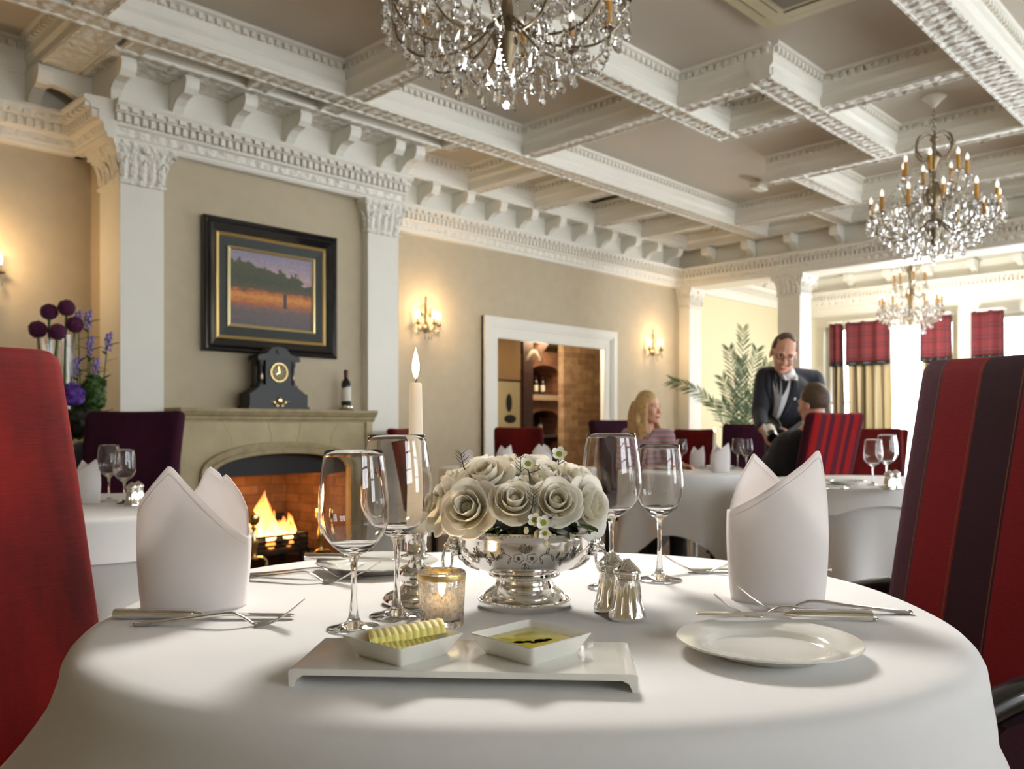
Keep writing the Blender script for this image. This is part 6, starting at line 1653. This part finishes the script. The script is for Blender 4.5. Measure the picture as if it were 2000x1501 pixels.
# ---- the seated woman
ox, od = (1262-1000)/FPX*5.98, 5.98
wo = thing('person', 'woman with long blonde hair in a pink striped jumper sitting and smiling to the right', 'person', W(ox, od, 0), CAMROT)
def O_(px, py, d): return L_(px, py, d, (ox, od))
hd = O_(1266, 795, 5.95); H = headM(hd, .80, .0, -.02, .93)
body = MB(); head(body, H, True)
nk = O_(1264, 838, 5.98); blob(body, H @ Vector((0, .02, -.06)), nk, .044, .050)
chest = nk+Vector((0, .03, -.16)); pel = Vector((-.02, .10, .52))
blob(body, nk, chest, .05, .10); blob(body, chest, pel, .10, .12)
shL, shR = O_(1227, 850, 6.02), O_(1303, 852, 5.96)
elL, elR = O_(1218, 912, 5.85), O_(1316, 912, 5.82); wrL, wrR = O_(1255, 917, 5.58), O_(1330, 908, 5.55)
for a, b, c in ((shL, elL, wrL), (shR, elR, wrR)): blob(body, a, b, .042, .036); blob(body, b, c, .034, .024)
for s in (-1, 1): blob(body, pel+Vector((s*.08, 0, 0)), pel+Vector((.10+s*.08, -.40, .02)), .08, .06); blob(body, pel+Vector((.10+s*.08, -.40, .02)), pel+Vector((.10+s*.08, -.40, -.46)), .05, .035)
hand(body, wrR, (.5, -.55, -.1), (-.3, -.2, -.9), .9, .95, 1); hand(body, wrL, (.7, -.5, 0), (.2, -.1, -.9), .6, .95, -1)
remesh(body, 'body', M['skin'], wo, .0065, 3)
face_parts(H, wo, brow='blondehair')
hm = MB(); rnd = random.Random(8)
ell(hm, H, (0, .016, .044), (.080, .092, .086))
for s in (-1, 1):
    for k in range(7):
        y0 = -.030+.018*k; x0 = .058+.014*sin(pi*k/6); wv = rnd.uniform(-.012, .012)
        pts = [(s*x0, y0+.01, .050), (s*(x0+.012), y0+.004, -.03), (s*(x0+.018+wv), y0+.008, -.10), (s*(x0+.020-wv), y0-.004+.010*k*.3, -.165), (s*(x0+.014+wv), y0+.004, -.215+rnd.uniform(-.045, .03))]
        P = spline([H @ Vector(p) for p in pts], 5); hm.tube(P, [.009+.010*sin(pi*min(1, .15+i/(len(P)-1)*.85)) for i in range(len(P))], 9)
for k in range(7):
    x0 = -.06+.02*k; wv = rnd.uniform(-.012, .012)
    P = spline([H @ Vector(p) for p in [(x0, .085, .05), (x0*1.15, .108, -.04), (x0*1.25+wv, .105, -.13), (x0*1.2, .10, -.225+rnd.uniform(-.03, .03))]], 6); hm.tube(P, [.014+.010*sin(pi*i/(len(P)-1)) for i in range(len(P))], 9)
hr = remesh(hm, 'hair', M['blondehair'], wo, .0065, 2)
jm = MB()
blob(jm, shL+Vector((.04, .01, .005)), shR+Vector((-.04, .01, .005)), .055, .055); ell(jm, Matrix.Identity(4), chest+Vector((0, -.01, -.02)), (.155, .115, .17)); ell(jm, Matrix.Identity(4), pel+Vector((0, 0, .12)), (.16, .13, .24))
for a, b, c in ((shL, elL, wrL), (shR, elR, wrR)): blob(jm, a, b, .056, .046); blob(jm, b, b.lerp(c, .86), .045, .034)
def knit():
    t = NT('pink_striped_knit'); t.set(Roughness=.9); sp = t.n('ShaderNodeSeparateXYZ'); t.l(t.n('ShaderNodeTexCoord').outputs['Object'], sp.inputs[0])
    t.l(t.ramp(t.math('FRACT', t.math('DIVIDE', sp.outputs['Z'], .036)), [(0, srgb(206, 142, 150)), (.4, srgb(150, 140, 150)), (.7, srgb(186, 170, 176))], True), t.bsdf.inputs['Base Color']); return t.mat
jumper = remesh(jm, 'jumper', knit(), wo, .0095, 5)
onto('bare_neckline', M['skin'], [O_(x, y, 5.80) for x, y in ((1247, 838), (1252, 845), (1262, 856), (1281, 838), (1278, 846), (1270, 856))], wo, jumper, .004, thick=.002)
onto('neck_trim', simple('grey_trim', srgb(120, 112, 112), .8), [O_(x, y, 5.80) for x, y in ((1244, 838), (1250, 848), (1263, 860), (1247, 838), (1253, 845), (1264, 856))], wo, jumper, .006)
onto('neck_trim', simple('grey_trim', srgb(120, 112, 112), .8), [O_(x, y, 5.80) for x, y in ((1281, 838), (1277, 846), (1268, 856), (1285, 838), (1281, 848), (1268, 861))], wo, jumper, .006)
sk = MB()
for s in (-1, 1): blob(sk, pel+Vector((s*.08, 0, -.01)), pel+Vector((.10+s*.08, -.40, .01)), .095, .075); blob(sk, pel+Vector((.10+s*.08, -.40, .0)), pel+Vector((.10+s*.08, -.40, -.42)), .065, .05)
remesh(sk, 'trousers', M['slate'], wo, .014, 4)
# ---- the seated man, seen from behind
mx_, md = (1600-1000)/FPX*5.36, 5.36
mn = thing('person', 'man with short brown hair in dark suit seated in the striped chair, seen from behind', 'person', W(mx_, md, 0), CAMROT)
def N_(px, py, d): return L_(px, py, d, (mx_, md))
hd = N_(1588, 786, 5.30); H = headM(hd, -2.55, .05, .03, .96)
body = MB(); head(body, H)
nk = N_(1588, 832, 5.33); blob(body, H @ Vector((0, .02, -.06)), nk, .052, .058)
chest = nk+Vector((-.06, .10, -.18)); pel = Vector((-.17, .12, .53))
blob(body, nk, chest, .06, .12); blob(body, chest, pel, .12, .13)
shL, shR = N_(1560, 862, 5.36), N_(1622, 862, 5.52)
elL, elR = N_(1522, 925, 5.48), N_(1560, 930, 5.85); wrL, wrR = N_(1478, 918, 5.56), N_(1500, 917, 5.75)
for a, b, c in ((shL, elL, wrL), (shR, elR, wrR)): blob(body, a, b, .048, .042); blob(body, b, c, .038, .028)
for s in (-1, 1): blob(body, pel+Vector((s*.07, s*.05, 0)), pel+Vector((-.19+s*.06, .24+s*.04, .0)), .085, .06); blob(body, pel+Vector((-.19+s*.06, .24+s*.04, .0)), pel+Vector((-.19+s*.06, .24+s*.04, -.46)), .055, .04)
hand(body, wrL, (-.8, .3, -.05), (0, -.2, -1), .5, 1.0, 1); hand(body, wrR, (-.8, .2, -.05), (0, .2, -1), .5, 1.0, -1)
remesh(body, 'body', M['skin'], mn, .0065, 3)
face_parts(H, mn)
hair_cap(H, mn, M['brownhair'], lambda x, y, z: (y > -.15 and z > -.62) or z > .55 or (abs(x) > .8 and z > -.1 and y > -.45), 1.07, .016)
jk = MB()
blob(jk, nk+Vector((0, .03, -.05)), chest, .08, .150); blob(jk, shL, shR, .082, .082)
ell(jk, Matrix.Identity(4), chest+Vector((0, 0, -.03)), (.20, .15, .20)); ell(jk, Matrix.Identity(4), pel+Vector((0, 0, .14)), (.19, .16, .26))
for a, b, c in ((shL, elL, wrL), (shR, elR, wrR)): blob(jk, a, b, .074, .062); blob(jk, b, b.lerp(c, .88), .060, .046)
remesh(jk, 'jacket', M['suit'], mn, .011, 5)
tr = MB()
for s in (-1, 1): blob(tr, pel+Vector((s*.07, s*.05, 0)), pel+Vector((-.19+s*.06, .24+s*.04, .0)), .10, .078); blob(tr, pel+Vector((-.19+s*.06, .24+s*.04, .0)), pel+Vector((-.19+s*.06, .24+s*.04, -.44)), .075, .062)
remesh(tr, 'trousers', M['suit'], mn, .014, 4)
MB().tube([nk+Vector((.05*cos(a), .05*sin(a), .018+.012*sin(a))) for a in [2*pi*i/20 for i in range(21)]], .014, 8).build('collar', M['shirt'], mn)
